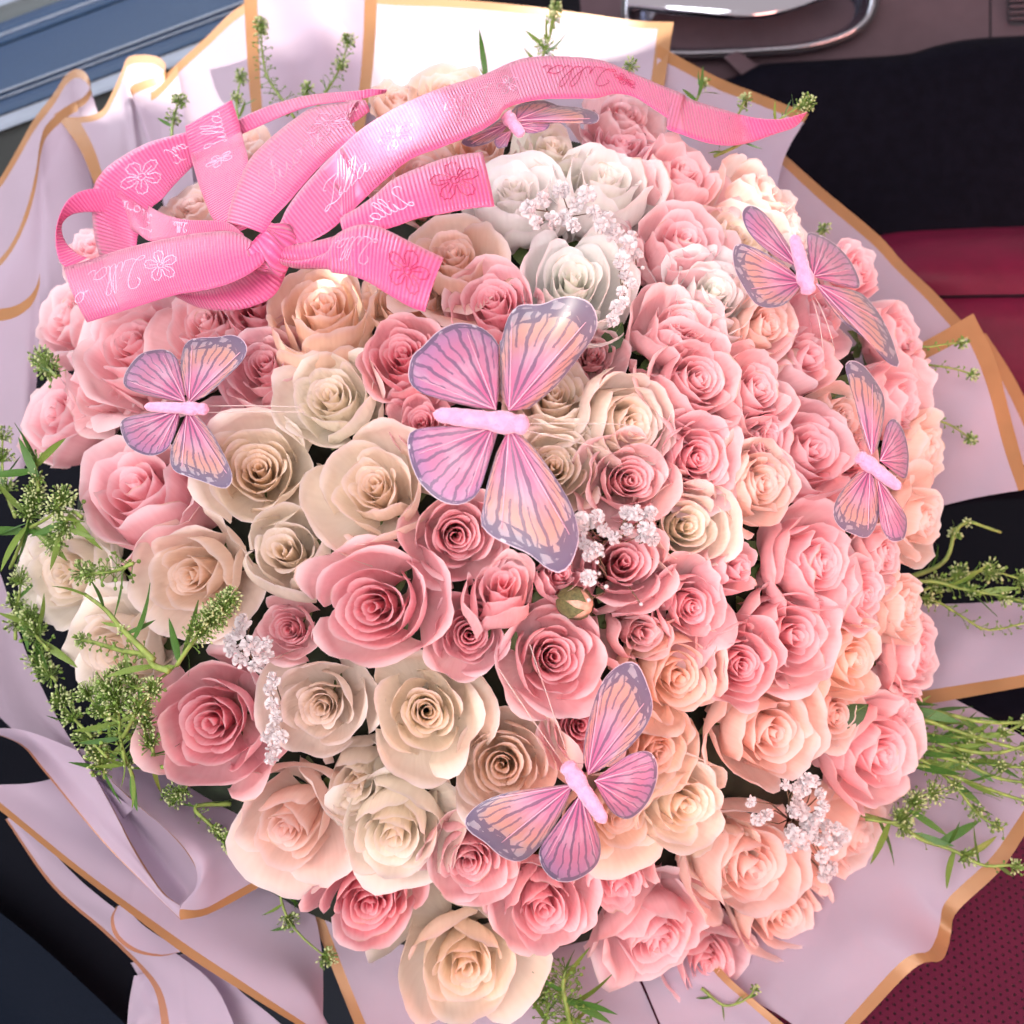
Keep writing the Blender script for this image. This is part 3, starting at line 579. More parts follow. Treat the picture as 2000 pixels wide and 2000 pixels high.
G_P, G_C, G_H, G_W, G_B = 'pink roses in the bouquet', 'cream roses in the bouquet', 'peach roses in the bouquet', 'white roses in the bouquet', 'blush roses in the bouquet'
GRP = {'pink': G_P, 'deep': G_P, 'light': G_P, 'blush': G_B, 'peach': G_H, 'cream': G_C, 'ivory': G_C, 'white': G_W}
ROSES = [
 (1622, 605, 72, 'open', 'pink', 'pink rose in shade under the lower wing of the upper right butterfly', (.6, .3), .012),
 (1680, 870, 60, 'open', 'light', 'pale pink rose under the head of the right-edge butterfly', (.6, .1), .015),
 (790, 570, 74, 'open', 'peach', 'peach rose shaded under the lower cut ribbon end', (.0, .45), .018),
 (185, 755, 62, 'open', 'light', 'pale pink rose petals left of the left butterfly', (-.3, .25), .015),
 # x, y, radius, kind, colour, label, (facing x, y or None), depth offset
 (170, 478, 60, 'ruffle', 'pink', 'pink rose glimpsed through the left ribbon loop', (-.3, .5), .02),
 (115, 612, 78, 'cup', 'pink', 'small pink rose at the left paper, below the ribbon loop', (-.5, .3), 0),
 (255, 655, 118, 'ruffle', 'pink', 'full pink rose directly under the lower left ribbon band', (-.25, .45), 0),
 (395, 622, 88, 'open', 'light', 'pale pink rose half hidden under the ribbon, left of the glowing peach rose', (-.1, .45), .0),
 (500, 590, 84, 'cup', 'pink', 'shaded pink rose tucked under the bow knot', (0, .45), .006),
 (625, 590, 98, 'cup', 'peach', 'glowing peach rose just below the bow knot', (.05, .55), 0),
 (372, 392, 60, 'ruffle', 'blush', 'pale rose peeking between the ribbon loops left of the knot', (-.2, .6), .02),
 (470, 270, 62, 'ruffle', 'blush', 'pale rose behind the upright ribbon loops below the seed stalk', (-.1, .7), .02),
 (885, 165, 80, 'ruffle', 'peach', 'peach rose at the back below the bare white paper', (.1, .7), .02),
 (780, 185, 55, 'ruffle', 'peach', 'small peach rose at the back behind the long ribbon', (.0, .7), .03),
 (1000, 185, 60, 'ruffle', 'blush', 'blush rose behind the crest of the long ribbon', (.1, .7), .03),
 (820, 330, 78, 'ruffle', 'blush', 'blush rose between the long ribbon and the cut ribbon end', (0, .55), .015),
 (935, 275, 60, 'open', 'peach', 'peach rose in shade below the butterfly under the ribbon', (.05, .6), .02),
 (890, 490, 98, 'open', 'peach', 'peach rose between the two cut ribbon ends', (.0, .45), 0),
 (1000, 362, 100, 'open', 'white', 'wide open white rose right of the upper cut ribbon end', (.05, .6), 0),
 (1080, 275, 68, 'cup', 'ivory', 'creamy white rose just below the butterfly under the ribbon', (.15, .6), .005),
 (1195, 335, 95, 'cup', 'white', 'sunlit white rose above the highest gypsophila', (.2, .55), 0),
 (1125, 530, 118, 'spiral', 'white', 'largest white rose, below the highest gypsophila', (.10, .38), -.005),
 (965, 580, 92, 'spiral', 'pink', 'pink rose directly above the large central butterfly', (-.05, .45), 0),
 (782, 685, 84, 'spiral', 'deep', 'deep-hearted pink rose left of the large central butterfly upper wing', (.0, .25), 0),
 (1228, 215, 78, 'ruffle', 'light', 'pale pink rose below the arch of the long ribbon', (.2, .6), .005),
 (1215, 268, 60, 'open', 'pink', 'pink rose tucked behind the sunlit white rose', (.2, .6), .02),
 (1345, 325, 92, 'ruffle', 'light', 'pale pink rose with sunlit rim right of the sunlit white rose', (.35, .5), 0),
 (1340, 455, 84, 'cup', 'light', 'pale pink rose below the rose with the sunlit rim, right of gypsophila', (.3, .4), 0),
 (1505, 360, 82, 'cup', 'blush', 'blush rose with sunlit tips at the upper right edge of the dome', (.55, .5), 0),
 (1450, 455, 62, 'open', 'cream', 'cream rose left of the upper right butterfly', (.4, .4), .01),
 (1560, 445, 48, 'open', 'white', 'white petals of a rose above the upper right butterfly', (.6, .4), .015),
 (1400, 560, 90, 'spiral', 'white', 'creamy white rose left of the upper right butterfly wing tip', (.30, .35), 0),
 (1340, 625, 92, 'ruffle', 'light', 'pale pink rose under the creamy white rose, ragged petals', (.25, .3), 0),
 (1510, 630, 84, 'open', 'blush', 'blush rose directly below the upper right butterfly', (.5, .2), 0),
 (1688, 520, 62, 'ruffle', 'pink', 'pink rose at the dome edge behind the upper right butterfly', (.75, .35), .01),
 (1755, 650, 68, 'ruffle', 'pink', 'pink rose on the right dome edge beside the lower wing of the upper right butterfly', (.8, .2), .005),
 (1375, 730, 104, 'spiral', 'light', 'large pink rose with pale outer petals, right of the yellowish cream rose', (.28, .18), -.005),
 (1490, 755, 78, 'cup', 'light', 'soft pink rose right of the large pale-petalled pink rose', (.4, .2), 0),
 (1372, 890, 80, 'ruffle', 'pink', 'frilled pink rose below the large pale-petalled pink rose', (.35, .1), 0),
 (1500, 855, 62, 'ruffle', 'pink', 'small frilled pink rose left of the tall cupped pink rose', (.4, .2), .01),
 (1595, 870, 98, 'cup', 'light', 'tall cupped pink rose left of the right-edge butterfly', (.38, .15), 0),
 (1500, 945, 84, 'ruffle', 'blush', 'peachy pink rose with tiny heart below the small frilled rose', (.45, .1), 0),
 (1355, 1025, 90, 'cup', 'ivory', 'cream rose above the three small pink roses in the right half', (.30, .05), 0),
 (1450, 1110, 64, 'bud', 'pink', 'small pink half-open rose right below the cream rose', (.5, .1), 0),
 (1615, 1095, 104, 'ruffle', 'pink', 'large pink rose below the right-edge butterfly', (.45, .02), 0),
 (1358, 1190, 78, 'ruffle', 'pink', 'round pink rose above the deep-hearted pink rose in the right half', (.3, -.05), 0),
 (1560, 1240, 92, 'cup', 'pink', 'cupped pink rose right of the deep-hearted pink rose', (.42, -.05), 0),
 (1455, 1300, 82, 'spiral', 'deep', 'deep-hearted pink rose in the right half with pale rim', (.25, -.05), -.004),
 (1700, 1165, 55, 'cup', 'pink', 'small pink rose at the right, below the large pink one', (.6, 0), .005),
 (1680, 1290, 82, 'cup', 'peach', 'glowing peach rose right of the cupped pink rose', (.55, -.1), 0),
 (1762, 1190, 66, 'ruffle', 'blush', 'blush rose on the right dome edge over the dark gap', (.78, -.05), .005),
 (1790, 1280, 68, 'ruffle', 'light', 'pale pink rose on the right dome edge above the gold lower edge', (.8, -.1), .01),
 (1798, 1020, 76, 'open', 'blush', 'pale blush rose on the right dome edge below the right-edge butterfly', (.82, .0), .005),
 (1740, 1085, 58, 'ruffle', 'light', 'light pink rose under the tail of the right-edge butterfly', (.7, 0), .01),
 (1755, 785, 74, 'ruffle', 'pink', 'pink rose above the upper wing of the right-edge butterfly', (.75, .1), .01),
 (1798, 740, 60, 'ruffle', 'light', 'light pink rose on the right dome edge by the square paper corner', (.85, .1), .01),
 (1805, 880, 64, 'ruffle', 'blush', 'pale blush rose right of the right-edge butterfly', (.85, .05), .01),
 (1595, 705, 76, 'bud', 'pink', 'smooth closed pink rose below the antennae of the upper right butterfly', (.55, .2), .005),
 (1655, 812, 66, 'open', 'blush', 'pale rose left of the upper wing of the right-edge butterfly', (.6, .15), .01),
 (1690, 950, 66, 'open', 'pink', 'pink rose hidden behind the right-edge butterfly', (.6, .05), .015),
 (1335, 1325, 96, 'cup', 'peach', 'tall peach rose right of the lower butterfly upper wing', (.22, -.05), 0),
 (720, 940, 112, 'spiral', 'cream', 'large cream rose left of the large central butterfly lower wing', (-.02, .20), -.005),
 (718, 1186, 128, 'spiral', 'pink', 'largest pink rose, facing straight out at the middle', (-.05, .02), -.018),
 (895, 1040, 96, 'spiral', 'pink', 'pink rose between the large cream rose and the central butterfly wing tip', (.05, .10), 0),
 (985, 1135, 76, 'bud', 'pink', 'tall pink rosebud standing below the central butterfly wing tip', (.03, .55), -.012),
 (1098, 1120, 50, 'bud', 'pink', 'small round pink rosebud under the tip of the central butterfly', (.1, .3), 0),
 (918, 1240, 74, 'spiral', 'pink', 'small pink rose right of the largest pink rose', (.0, .0), 0),
 (1090, 1285, 102, 'spiral', 'pink', 'pink rose just above the lower butterfly antennae', (.05, .08), -.005),
 (1235, 930, 92, 'spiral', 'light', 'pink rose right of the large central butterfly lower wing', (.12, .18), -.005),
 (1245, 822, 88, 'cup', 'ivory', 'yellowish cream rose turned right beside the central butterfly antennae', (.40, .05), 0),
 (1085, 910, 82, 'spiral', 'cream', 'cream rose half behind the central butterfly lower right wing', (.05, .1), .008),
 (1215, 1098, 84, 'cup', 'pink', 'pink rose left of the cream rose, touching small white gypsophila', (.05, .25), 0),
 (1262, 1240, 82, 'bud', 'light', 'half-open pale pink rose beside the green rosebud', (.25, .05), 0),
 (825, 815, 70, 'spiral', 'pink', 'pink rose behind the body of the large central butterfly', (-.05, .15), .012),
 (1085, 765, 84, 'open', 'cream', 'cream rose under the upper right wing of the large central butterfly', (.1, .35), .012),
 (1160, 690, 56, 'open', 'light', 'pale rose below the largest white rose, right of the iridescent wing', (.1, .3), .02),
 (94, 805, 98, 'spiral', 'pink', 'pink rose at the far left edge beside the pale paper', (-.45, .12), 0),
 (511, 708, 82, 'spiral', 'pink', 'pink rose right of the left butterfly upper wing', (-.03, .32), 0),
 (641, 765, 96, 'spiral', 'ivory', 'cream rose above the two large cream roses, left of centre', (-.02, .30), 0),
 (250, 935, 112, 'cup', 'pink', 'pink rose below the left butterfly lower wing, turned up', (-.30, .42), 0),
 (500, 915, 106, 'spiral', 'cream', 'cream rose at the right tip of the left butterfly wing', (.0, .20), -.003),
 (562, 1060, 92, 'bud', 'ivory', 'half-open cream rose just above the largest pink rose, with smooth body', (.05, .34), -.004),
 (362, 1125, 108, 'open', 'cream', 'open cream rose with golden heart right of the airy green sprig', (-.12, -.12), -.003),
 (108, 1130, 100, 'ruffle', 'ivory', 'cream rose at the left edge below the leafy green tuft', (-.42, -.05), 0),
 (560, 1226, 60, 'spiral', 'pink', 'small pink rose squeezed left of the largest pink rose', (-.05, .05), .012),
 (205, 1285, 96, 'ruffle', 'ivory', 'white cream rose overgrown by green sprigs at the lower left', (-.35, -.15), .005),
 (403, 1415, 126, 'spiral', 'pink', 'big open pink rose at the lower left beside the green sprigs', (-.10, .0), -.010),
 (620, 1380, 100, 'spiral', 'ivory', 'oval cream rose right of the big lower left pink rose', (.0, .02), 0),
 (555, 1630, 112, 'open', 'blush', 'pale peach rose at the lower left beside the rolled paper fold', (-.22, -.18), 0),
 (825, 1392, 120, 'open', 'cream', 'large cream rose below the largest pink rose', (.02, .06), -.006),
 (990, 1500, 104, 'open', 'cream', 'cream rose touching the head of the lower butterfly', (.05, .0), 0),
 (766, 1640, 110, 'open', 'ivory', 'pale cream rose turned down, above the dark pink lower rose', (.0, -.32), 0),
 (690, 1540, 80, 'bud', 'ivory', 'smooth cream rose side above the turned-down pale cream rose', (-.1, -.2), .02),
 (715, 1775, 100, 'spiral', 'deep', 'dark pink rose near the bottom left of the largest lower cream rose', (-.02, -.12), 0),
 (922, 1688, 86, 'spiral', 'pink', 'pink rose under the lower butterfly left wing', (.06, -.10), 0),
 (1067, 1785, 98, 'spiral', 'pink', 'pink rose below the tail wing of the lower butterfly', (.08, -.14), 0),
 (908, 1905, 126, 'open', 'cream', 'lowest and largest cream rose at the bottom middle', (-.03, -.22), -.012),
 (1290, 1850, 104, 'ruffle', 'pink', 'pink rose at the bottom right of the curled green tuft', (.25, -.38), 0),
 (1385, 1890, 82, 'ruffle', 'pink', 'lowest pink rose at the lower right rim above the gold seam', (.25, -.30), -.010),
 (1215, 1735, 84, 'bud', 'pink', 'smooth pink rose side right of the lower butterfly tail wing', (.2, -.35), .012),
 (1525, 1440, 98, 'cup', 'blush', 'pale peach rose above the lower right gypsophila', (.42, -.08), 0),
 (1735, 1478, 104, 'spiral', 'pink', 'pink rose standing out at the lower right rim beside green stems', (.52, -.18), -.004),
 (1345, 1580, 84, 'cup', 'cream', 'cream rose right of the lower butterfly', (.28, -.12), 0),
 (1480, 1700, 116, 'cup', 'blush', 'large pale peach rose below the lower right gypsophila', (.36, -.22), -.004),
 (1545, 1800, 88, 'cup', 'blush', 'pale peach rose at the lowest right rim of the dome', (.36, -.30), -.010),
 (1690, 1640, 108, 'open', 'blush', 'blush rose seen from the side right of the lower right gypsophila', (.55, -.22), -.014),
 (1755, 1375, 62, 'bud', 'light', 'pale rosebud tucked behind the standing-out lower right pink rose', (.65, -.1), .015),
 (1215, 1600, 90, 'open', 'peach', 'peach rose under the right wings of the lower butterfly', (.15, -.1), .012),
 (1290, 1470, 84, 'open', 'peach', 'peach rose petals right of the lower butterfly upper wing, under the tall one', (.22, -.1), .014),
 (1140, 1425, 70, 'open', 'pink', 'pink rose shaded behind the upper wing of the lower butterfly', (.05, 0), .014),
 (1640, 1400, 60, 'open', 'blush', 'blush petals between the glowing peach rose and the lower right pink rose', (.5, -.1), .02),
 (1420, 1680, 70, 'open', 'cream', 'cream rose petals left of the large pale peach rose', (.3, -.25), .02),
 (1000, 700, 74, 'open', 'cream', 'cream rose hidden beneath the large central butterfly', (0, .3), .025),
 (430, 830, 60, 'open', 'pink', 'pink rose in shade between left butterfly and cream roses', (-.1, .3), .02),
 (1235, 500, 55, 'open', 'light', 'pale pink rose behind the gypsophila right of the largest white rose', (.2, .4), .025),
]
KSC = {'open': .84, 'ruffle': .84, 'spiral': .89, 'cup': 1.02, 'bud': 1.32}
for (x, y, r, kd, cl, lab, fc, dz) in ROSES:
    if x > 1740: x += 22
    if fc is None: fc = ((x-620)/1250*.9, (1120-y)/1250*.75)
    d = dome(x, y)+dz; jr = random.Random(int(x*7+y*13)); fc = (fc[0]+jr.uniform(-.11, .11), fc[1]+jr.uniform(-.11, .11))
    ax = cdir(fc[0], fc[1], math.sqrt(max(.05, 1-fc[0]**2-fc[1]**2)))
    R = r*1.25*d/FPX*KSC[kd]
    P = pt(x, y, d)
    rose(P, ax, R, kd, cl, lab, GRP[cl], name='rose_bud' if kd == 'bud' else 'rose')
# ------------------------------------------------------------------ butterflies
def wing_material(name, fore):
    m, t, o = nt(name)
    uvv, u, v = uvs(t)
    nz = N(t, 'ShaderNodeTexNoise'); nz.inputs['Scale'].default_value = 7; nz.inputs['Detail'].default_value = 3; t.links.new(uvv, nz.inputs['Vector'])
    wob = math_(t, 'MULTIPLY', math_(t, 'SUBTRACT', nz.outputs[0], .5), .05)
    uw = math_(t, 'ADD', u, wob)
    r = N(t, 'ShaderNodeValToRGB'); cr = r.color_ramp
    stops = [(p, tuple(q*.80 for q in c)) for p, c in ([(0, (.78, .10, .34)), (.22, (.82, .22, .46)), (.45, (.78, .36, .56)), (.62, (.80, .40, .42)), (.76, (.82, .46, .40)), (.92, (.54, .50, .62)), (1, (.36, .32, .46))] if fore else
             [(0, (.80, .10, .34)), (.25, (.82, .20, .44)), (.5, (.80, .33, .54)), (.75, (.76, .29, .52)), (.90, (.62, .30, .58)), (1, (.34, .24, .42))])]
    while len(cr.elements) < len(stops): cr.elements.new(.5)
    for e, (p, c) in zip(cr.elements, stops): e.position = p; e.color = (*c, 1)
    t.links.new(math_(t, 'ADD', v, math_(t, 'MULTIPLY', wob, 2.0)), r.inputs[0])
    col = r.outputs[0]
    pale = N(t, 'ShaderNodeTexNoise'); pale.inputs['Scale'].default_value = 1; mp = N(t, 'ShaderNodeMapping'); mp.inputs['Scale'].default_value = (22, 3, 1)
    t.links.new(uvv, mp.inputs[0]); t.links.new(mp.outputs[0], pale.inputs['Vector'])
    col = mix_(t, math_(t, 'MULTIPLY', ss(t, pale.outputs[0], .50, .68), .42), col, (.66, .50, .66))
    def lines(n, w, ph=0.0):
        f = math_(t, 'FRACT', math_(t, 'ADD', math_(t, 'MULTIPLY', uw, n), ph))
        d = math_(t, 'ABSOLUTE', math_(t, 'SUBTRACT', f, .5))
        # constant width across the fan: widen towards the root
        return math_(t, 'LESS_THAN', math_(t, 'MULTIPLY', d, math_(t, 'MAXIMUM', v, .25)), w*n/7)
    veins = lines(9, .045)
    fork = math_(t, 'MULTIPLY', lines(18, .028, .5), math_(t, 'GREATER_THAN', math_(t, 'ADD', v, math_(t, 'MULTIPLY', wob, 6)), .58))
    vo = N(t, 'ShaderNodeTexVoronoi'); vo.feature = 'DISTANCE_TO_EDGE'; vo.inputs['Scale'].default_value = 1; mp2 = N(t, 'ShaderNodeMapping'); mp2.inputs['Scale'].default_value = (13, 9, 1)
    t.links.new(uvv, mp2.inputs[0]); t.links.new(mp2.outputs[0], vo.inputs['Vector'])
    net = math_(t, 'MULTIPLY', math_(t, 'LESS_THAN', vo.outputs[0], .13), math_(t, 'GREATER_THAN', math_(t, 'ADD', v, wob), .82 if fore else .94))
    dark = math_(t, 'MAXIMUM', math_(t, 'MAXIMUM', math_(t, 'MULTIPLY', veins, .72), math_(t, 'MULTIPLY', fork, .66)), math_(t, 'MULTIPLY', net, .8))
    marg = ss(t, math_(t, 'ADD', v, wob), .955, .98)
    vd = N(t, 'ShaderNodeTexVoronoi'); vd.inputs['Scale'].default_value = 1; mp3 = N(t, 'ShaderNodeMapping'); mp3.inputs['Scale'].default_value = (26, 18, 1)
    t.links.new(uvv, mp3.inputs[0]); t.links.new(mp3.outputs[0], vd.inputs['Vector'])
    dots = math_(t, 'MULTIPLY', math_(t, 'LESS_THAN', vd.outputs[0], .26), marg)
    dark = math_(t, 'MAXIMUM', dark, math_(t, 'MULTIPLY', marg, .72))
    col = mix_(t, dark, col, (.13, .10, .20))
    col = mix_(t, math_(t, 'MULTIPLY', dots, .8), col, (.72, .74, .84))
    col = mix_(t, ss(t, v, .985, .995), col, (.72, .62, .76))
    b = N(t, 'ShaderNodeBsdfPrincipled'); b.inputs['Roughness'].default_value = .38; t.links.new(col, b.inputs['Base Color'])
    b.inputs['Sheen Weight'].default_value = .3; b.inputs['Thin Film Thickness'].default_value = 380; b.inputs['Thin Film IOR'].default_value = 1.5
    tr = N(t, 'ShaderNodeBsdfTranslucent'); t.links.new(col, tr.inputs[0])
    mx = N(t, 'ShaderNodeMixShader'); mx.inputs[0].default_value = .38
    t.links.new(b.outputs[0], mx.inputs[1]); t.links.new(tr.outputs[0], mx.inputs[2])
    t.links.new(mx.outputs[0], o.inputs[0]); return m
M_FORE = wing_material('printed_forewing', True); M_HIND = wing_material('printed_hindwing', False)
M_VELVET = plain('pink_velvet', (.86, .34, .56), .8, sheen=.6, bump=1.0, bscale=700, noise=.14, nscale=250)
M_QUILL = plain('clear_pink_wire', (.80, .44, .60), .35)
M_NYLON = plain('clear_nylon', (.85, .72, .70), .3, trans=.3)
def c4(k):                                           # crop pixel to frame pixel
    ox, oy = {1: (0, 0), 2: (650, 0), 3: (1300, 0), 4: (0, 650), 5: (650, 650), 6: (1300, 650), 7: (0, 1300), 8: (650, 1300), 9: (1300, 1300)}[k]
    return lambda p: (ox+p[0]*.36232, oy+p[1]*.36232)
def butterfly(label, crop, head, tail, rpx, wings, ants, off=.030, lift=.35):
    C = c4(crop); h = C(head); tl = C(tail); mid = ((h[0]+tl[0])/2, (h[1]+tl[1])/2)
    d0 = dome(*mid)-off
    root = empty('butterfly', pt(*mid, d0)); tag(root, label, 'butterfly', 'feather butterflies on the roses')
    inv = Matrix.Translation(-Vector(root.location))
    def ch(o, parent=root):
        o.parent = root; o.matrix_parent_inverse = inv; return o
    A = pt(*h, d0-.004); B = pt(*tl, d0-.003); ax = (A-B); L = ax.length; ax.normalize()
    x = ax.orthogonal().normalized(); y = ax.cross(x); R = 1.18*rpx*d0/FPX
    prof = [(0, .02), (.03, .45), (.10, .74), (.17, .66), (.23, .82), (.30, .72), (.36, .86), (.43, .76), (.50, .88), (.57, .72), (.61, .88), (.70, 1.05), (.80, .98), (.845, .78), (.87, .82), (.92, .98), (.97, .74), (1.0, .05)]
    V = []; n = 12
    for f, r in prof:
        for q in range(n):
            a = 2*math.pi*q/n; V.append(B+ax*L*f+(x*math.cos(a)+y*math.sin(a))*R*r)
    F = [(k*n+q, k*n+(q+1) % n, (k+1)*n+(q+1) % n, (k+1)*n+q) for k in range(len(prof)-1) for q in range(n)]
    bo = ch(link('body', mesh('body', V, F, M_VELVET)))
    md = bo.modifiers.new('smooth', 'SUBSURF'); md.levels = 1; md.render_levels = 1
    for fore, rt, ol in wings:
        rt = C(rt); ol = [C(p) if len(p) == 2 else c4(p[2])(p[:2]) for p in ol]
        O = catmull(ol, 41)
        nv = 16; V = []; UV = []
        dr = d0
        cx, cy = np.mean(O[:, 0]), np.mean(O[:, 1])
        for j in range(nv):
            f = (j/(nv-1))**.85
            for i in range(41):
                px = rt[0]+(O[i, 0]-rt[0])*f; py = rt[1]+(O[i, 1]-rt[1])*f
                dd = min(dome(px, py)-off*.85, dr+(dome(px, py)-dr)*.55)
                dd = dr+(dd-dr)*f - .006*math.sin(math.pi*f)*lift - .0012*math.sin(i/40*math.pi*5)*f
                V.append(pt(px, py, dd)); UV.append((i/40, f))
        me = mesh('wing', V, grid_faces(41, nv), M_FORE if fore else M_HIND, UV)
        ch(link('forewing' if fore else 'hindwing', me))
        for fr in (.30, .62) if fore else (.35, .68):
            mb = MB(); i = int(fr*40); mb.tube([V[j*41+i]+cdir(0, 0, 1)*.0006 for j in range(0, nv-2)], .00034, .0002, n=4)
            ch(mb.build('wing_wire', M_QUILL))
    for a, b in ants:
        a = C(a) if len(a) == 2 else c4(a[2])(a[:2]); b = C(b) if len(b) == 2 else c4(b[2])(b[:2])
        mb = MB(); p0 = pt(*a, d0-.004); p1 = pt(*b, min(dome(*b)-.020, d0)); m_ = (p0+p1)/2+cdir(0, 0, 1)*.004
        mb.tube([p0, (p0+m_)/2+cdir(0, 0, 1)*.001, m_, (p1+m_)/2+cdir(0, 0, 1)*.001, p1], .00022, .0002, n=4); ch(mb.build('antenna', M_NYLON))
    return root
butterfly('small lilac butterfly at the left between pink and cream roses', 4, (1128, 412), (776, 398), 12, [
    (0, (1000, 372), [(985, 330), (980, 230), (955, 140), (905, 95), (840, 90), (760, 112), (695, 180), (665, 245), (680, 295), (780, 335), (900, 362)]),
    (1, (1020, 372), [(995, 320), (972, 210), (985, 90), (1020, 40), (1080, 25), (1170, 22), (1250, 10), (1310, 38), (1332, 92), (1300, 160), (1210, 250), (1110, 340), (1050, 368)]),
    (0, (960, 420), [(860, 424), (720, 445), (655, 475), (652, 530), (690, 610), (765, 655), (840, 660), (905, 622), (945, 540), (970, 460)]),
    (1, (1010, 425), [(975, 500), (925, 615), (918, 690), (940, 745), (1010, 775), (1100, 805), (1190, 838), (1235, 828), (1252, 768), (1210, 660), (1140, 535), (1065, 450)])],
    [((1120, 395), (1620, 400)), ((1120, 430), (1640, 428))])
butterfly('large pink butterfly with iridescent upper wing in the middle of the roses', 5, (1062, 500), (538, 438), 20, [
    (0, (880, 415), [(900, 300), (895, 100), (900, 1870, 2), (850, 1800, 2), (770, 1752, 2), (660, 1742, 2), (560, 1790, 2), (480, 1870, 2), (425, 130), (408, 250), (470, 320), (600, 365), (780, 408)]),
    (1, (950, 420), [(905, 330), (900, 60), (905, 1850, 2), (945, 1710, 2), (1010, 1642, 2), (1120, 1640, 2), (1220, 1604, 2), (1310, 1598, 2), (1395, 1640, 2), (1428, 1730, 2), (1405, 20), (1330, 130), (1200, 290), (1060, 410)]),
    (0, (860, 510), [(740, 500), (560, 505), (430, 528), (402, 590), (420, 700), (470, 810), (560, 895), (650, 928), (730, 910), (790, 850), (840, 700), (890, 540)]),
    (1, (950, 515), [(880, 650), (828, 830), (812, 930), (798, 1030), (860, 1100), (960, 1150), (1060, 1195), (1140, 1260), (1215, 1296), (1275, 1260), (1315, 1170), (1326, 1080), (1290, 940), (1200, 780), (1100, 640), (1010, 540)])],
    [((1055, 490), (1600, 495)), ((1055, 530), (1480, 632))], off=.036)
butterfly('pink butterfly with open wings on the lower cream and peach roses', 8, (1250, 520), (1470, 850), 17, [
    (1, (1375, 585), [(1350, 500), (1360, 380), (1400, 220), (1445, 100), (1510, 20), (1590, -22), (1650, 0), (1700, 110), (1726, 220), (1690, 325), (1600, 440), (1480, 540), (1410, 580)]),
    (0, (1410, 620), [(1500, 540), (1610, 475), (1700, 462), (1745, 515), (1748, 610), (1712, 715), (1655, 790), (1585, 828), (1510, 795), (1450, 710)]),
    (1, (1290, 645), [(1250, 640), (1100, 660), (920, 690), (790, 745), (712, 828), (735, 895), (820, 955), (900, 1025), (985, 1058), (1060, 1030), (1160, 920), (1250, 770)]),
    (0, (1335, 690), [(1280, 760), (1180, 890), (1115, 990), (1125, 1080), (1185, 1150), (1270, 1168), (1360, 1132), (1432, 1060), (1442, 950), (1400, 830), (1360, 730)])],
    [((1275, 505), (1062, 1680, 5)), ((1245, 530), (890, 1805, 5))])
butterfly('lilac butterfly on the upper right roses near the black door panel', 3, (775, 1590), (690, 1262), 15, [
    (0, (715, 1440), [(680, 1345), (610, 1240), (545, 1160), (480, 1112), (430, 1115), (412, 1165), (445, 1250), (520, 1330), (620, 1400)]),
    (1, (735, 1520), [(640, 1420), (500, 1345), (395, 1312), (362, 1355), (372, 1450), (410, 1530), (460, 1610), (500, 1648), (575, 1660), (650, 1635), (715, 1565)]),
    (0, (795, 1490), [(770, 1400), (765, 1262), (820, 1262), (900, 1305), (975, 1375), (1025, 1455), (1048, 1525), (1030, 1555), (920, 1535)]),
    (1, (810, 1530), [(930, 1548), (1045, 1575), (1110, 1635), (1165, 1710), (1215, 1810), (1245, 1900), (1262, 1962), (1245, 1980), (1190, 1950), (1110, 1860), (1020, 1785), (940, 1720), (860, 1620)])],
    [((785, 1595), (850, 1900)), ((800, 1590), (912, 1890))], off=.034)
butterfly('pink butterfly near the right rim with folded-up narrow wing', 6, (1030, 655), (1268, 842), 14, [
    (1, (1110, 660), [(1075, 590), (1045, 480), (1010, 330), (975, 225), (972, 165), (1005, 148), (1060, 170), (1115, 232), (1165, 310), (1182, 380), (1172, 490), (1145, 620)]),
    (0, (1155, 690), [(1165, 600), (1190, 500), (1230, 462), (1275, 512), (1302, 592), (1312, 690), (1292, 785), (1220, 745)]),
    (1, (1100, 735), [(1040, 750), (970, 825), (918, 905), (904, 985), (940, 1050), (1010, 1086), (1080, 1106), (1125, 1060), (1152, 970), (1145, 870), (1125, 780)]),
    (0, (1140, 780), [(1150, 940), (1160, 1040), (1200, 1112), (1250, 1126), (1292, 1098), (1300, 1000), (1255, 920), (1195, 835)])],
    [], off=.036)
butterfly('butterfly half hidden under the long ribbon at the back', 2, (925, 610), (1025, 735), 13, [
    (1, (985, 650), [(960, 600), (1010, 560), (1130, 540), (1220, 568), (1330, 580), (1420, 606), (1436, 645), (1390, 670), (1260, 662), (1100, 672)]),
    (0, (990, 680), [(1040, 640), (1120, 640), (1170, 665), (1150, 700), (1080, 720), (1020, 710)]),
    (1, (945, 670), [(900, 640), (810, 700), (725, 738), (692, 768), (740, 792), (830, 776), (900, 735)]),
    (0, (965, 705), [(900, 720), (870, 760), (890, 800), (940, 790)])],
    [], off=.030)
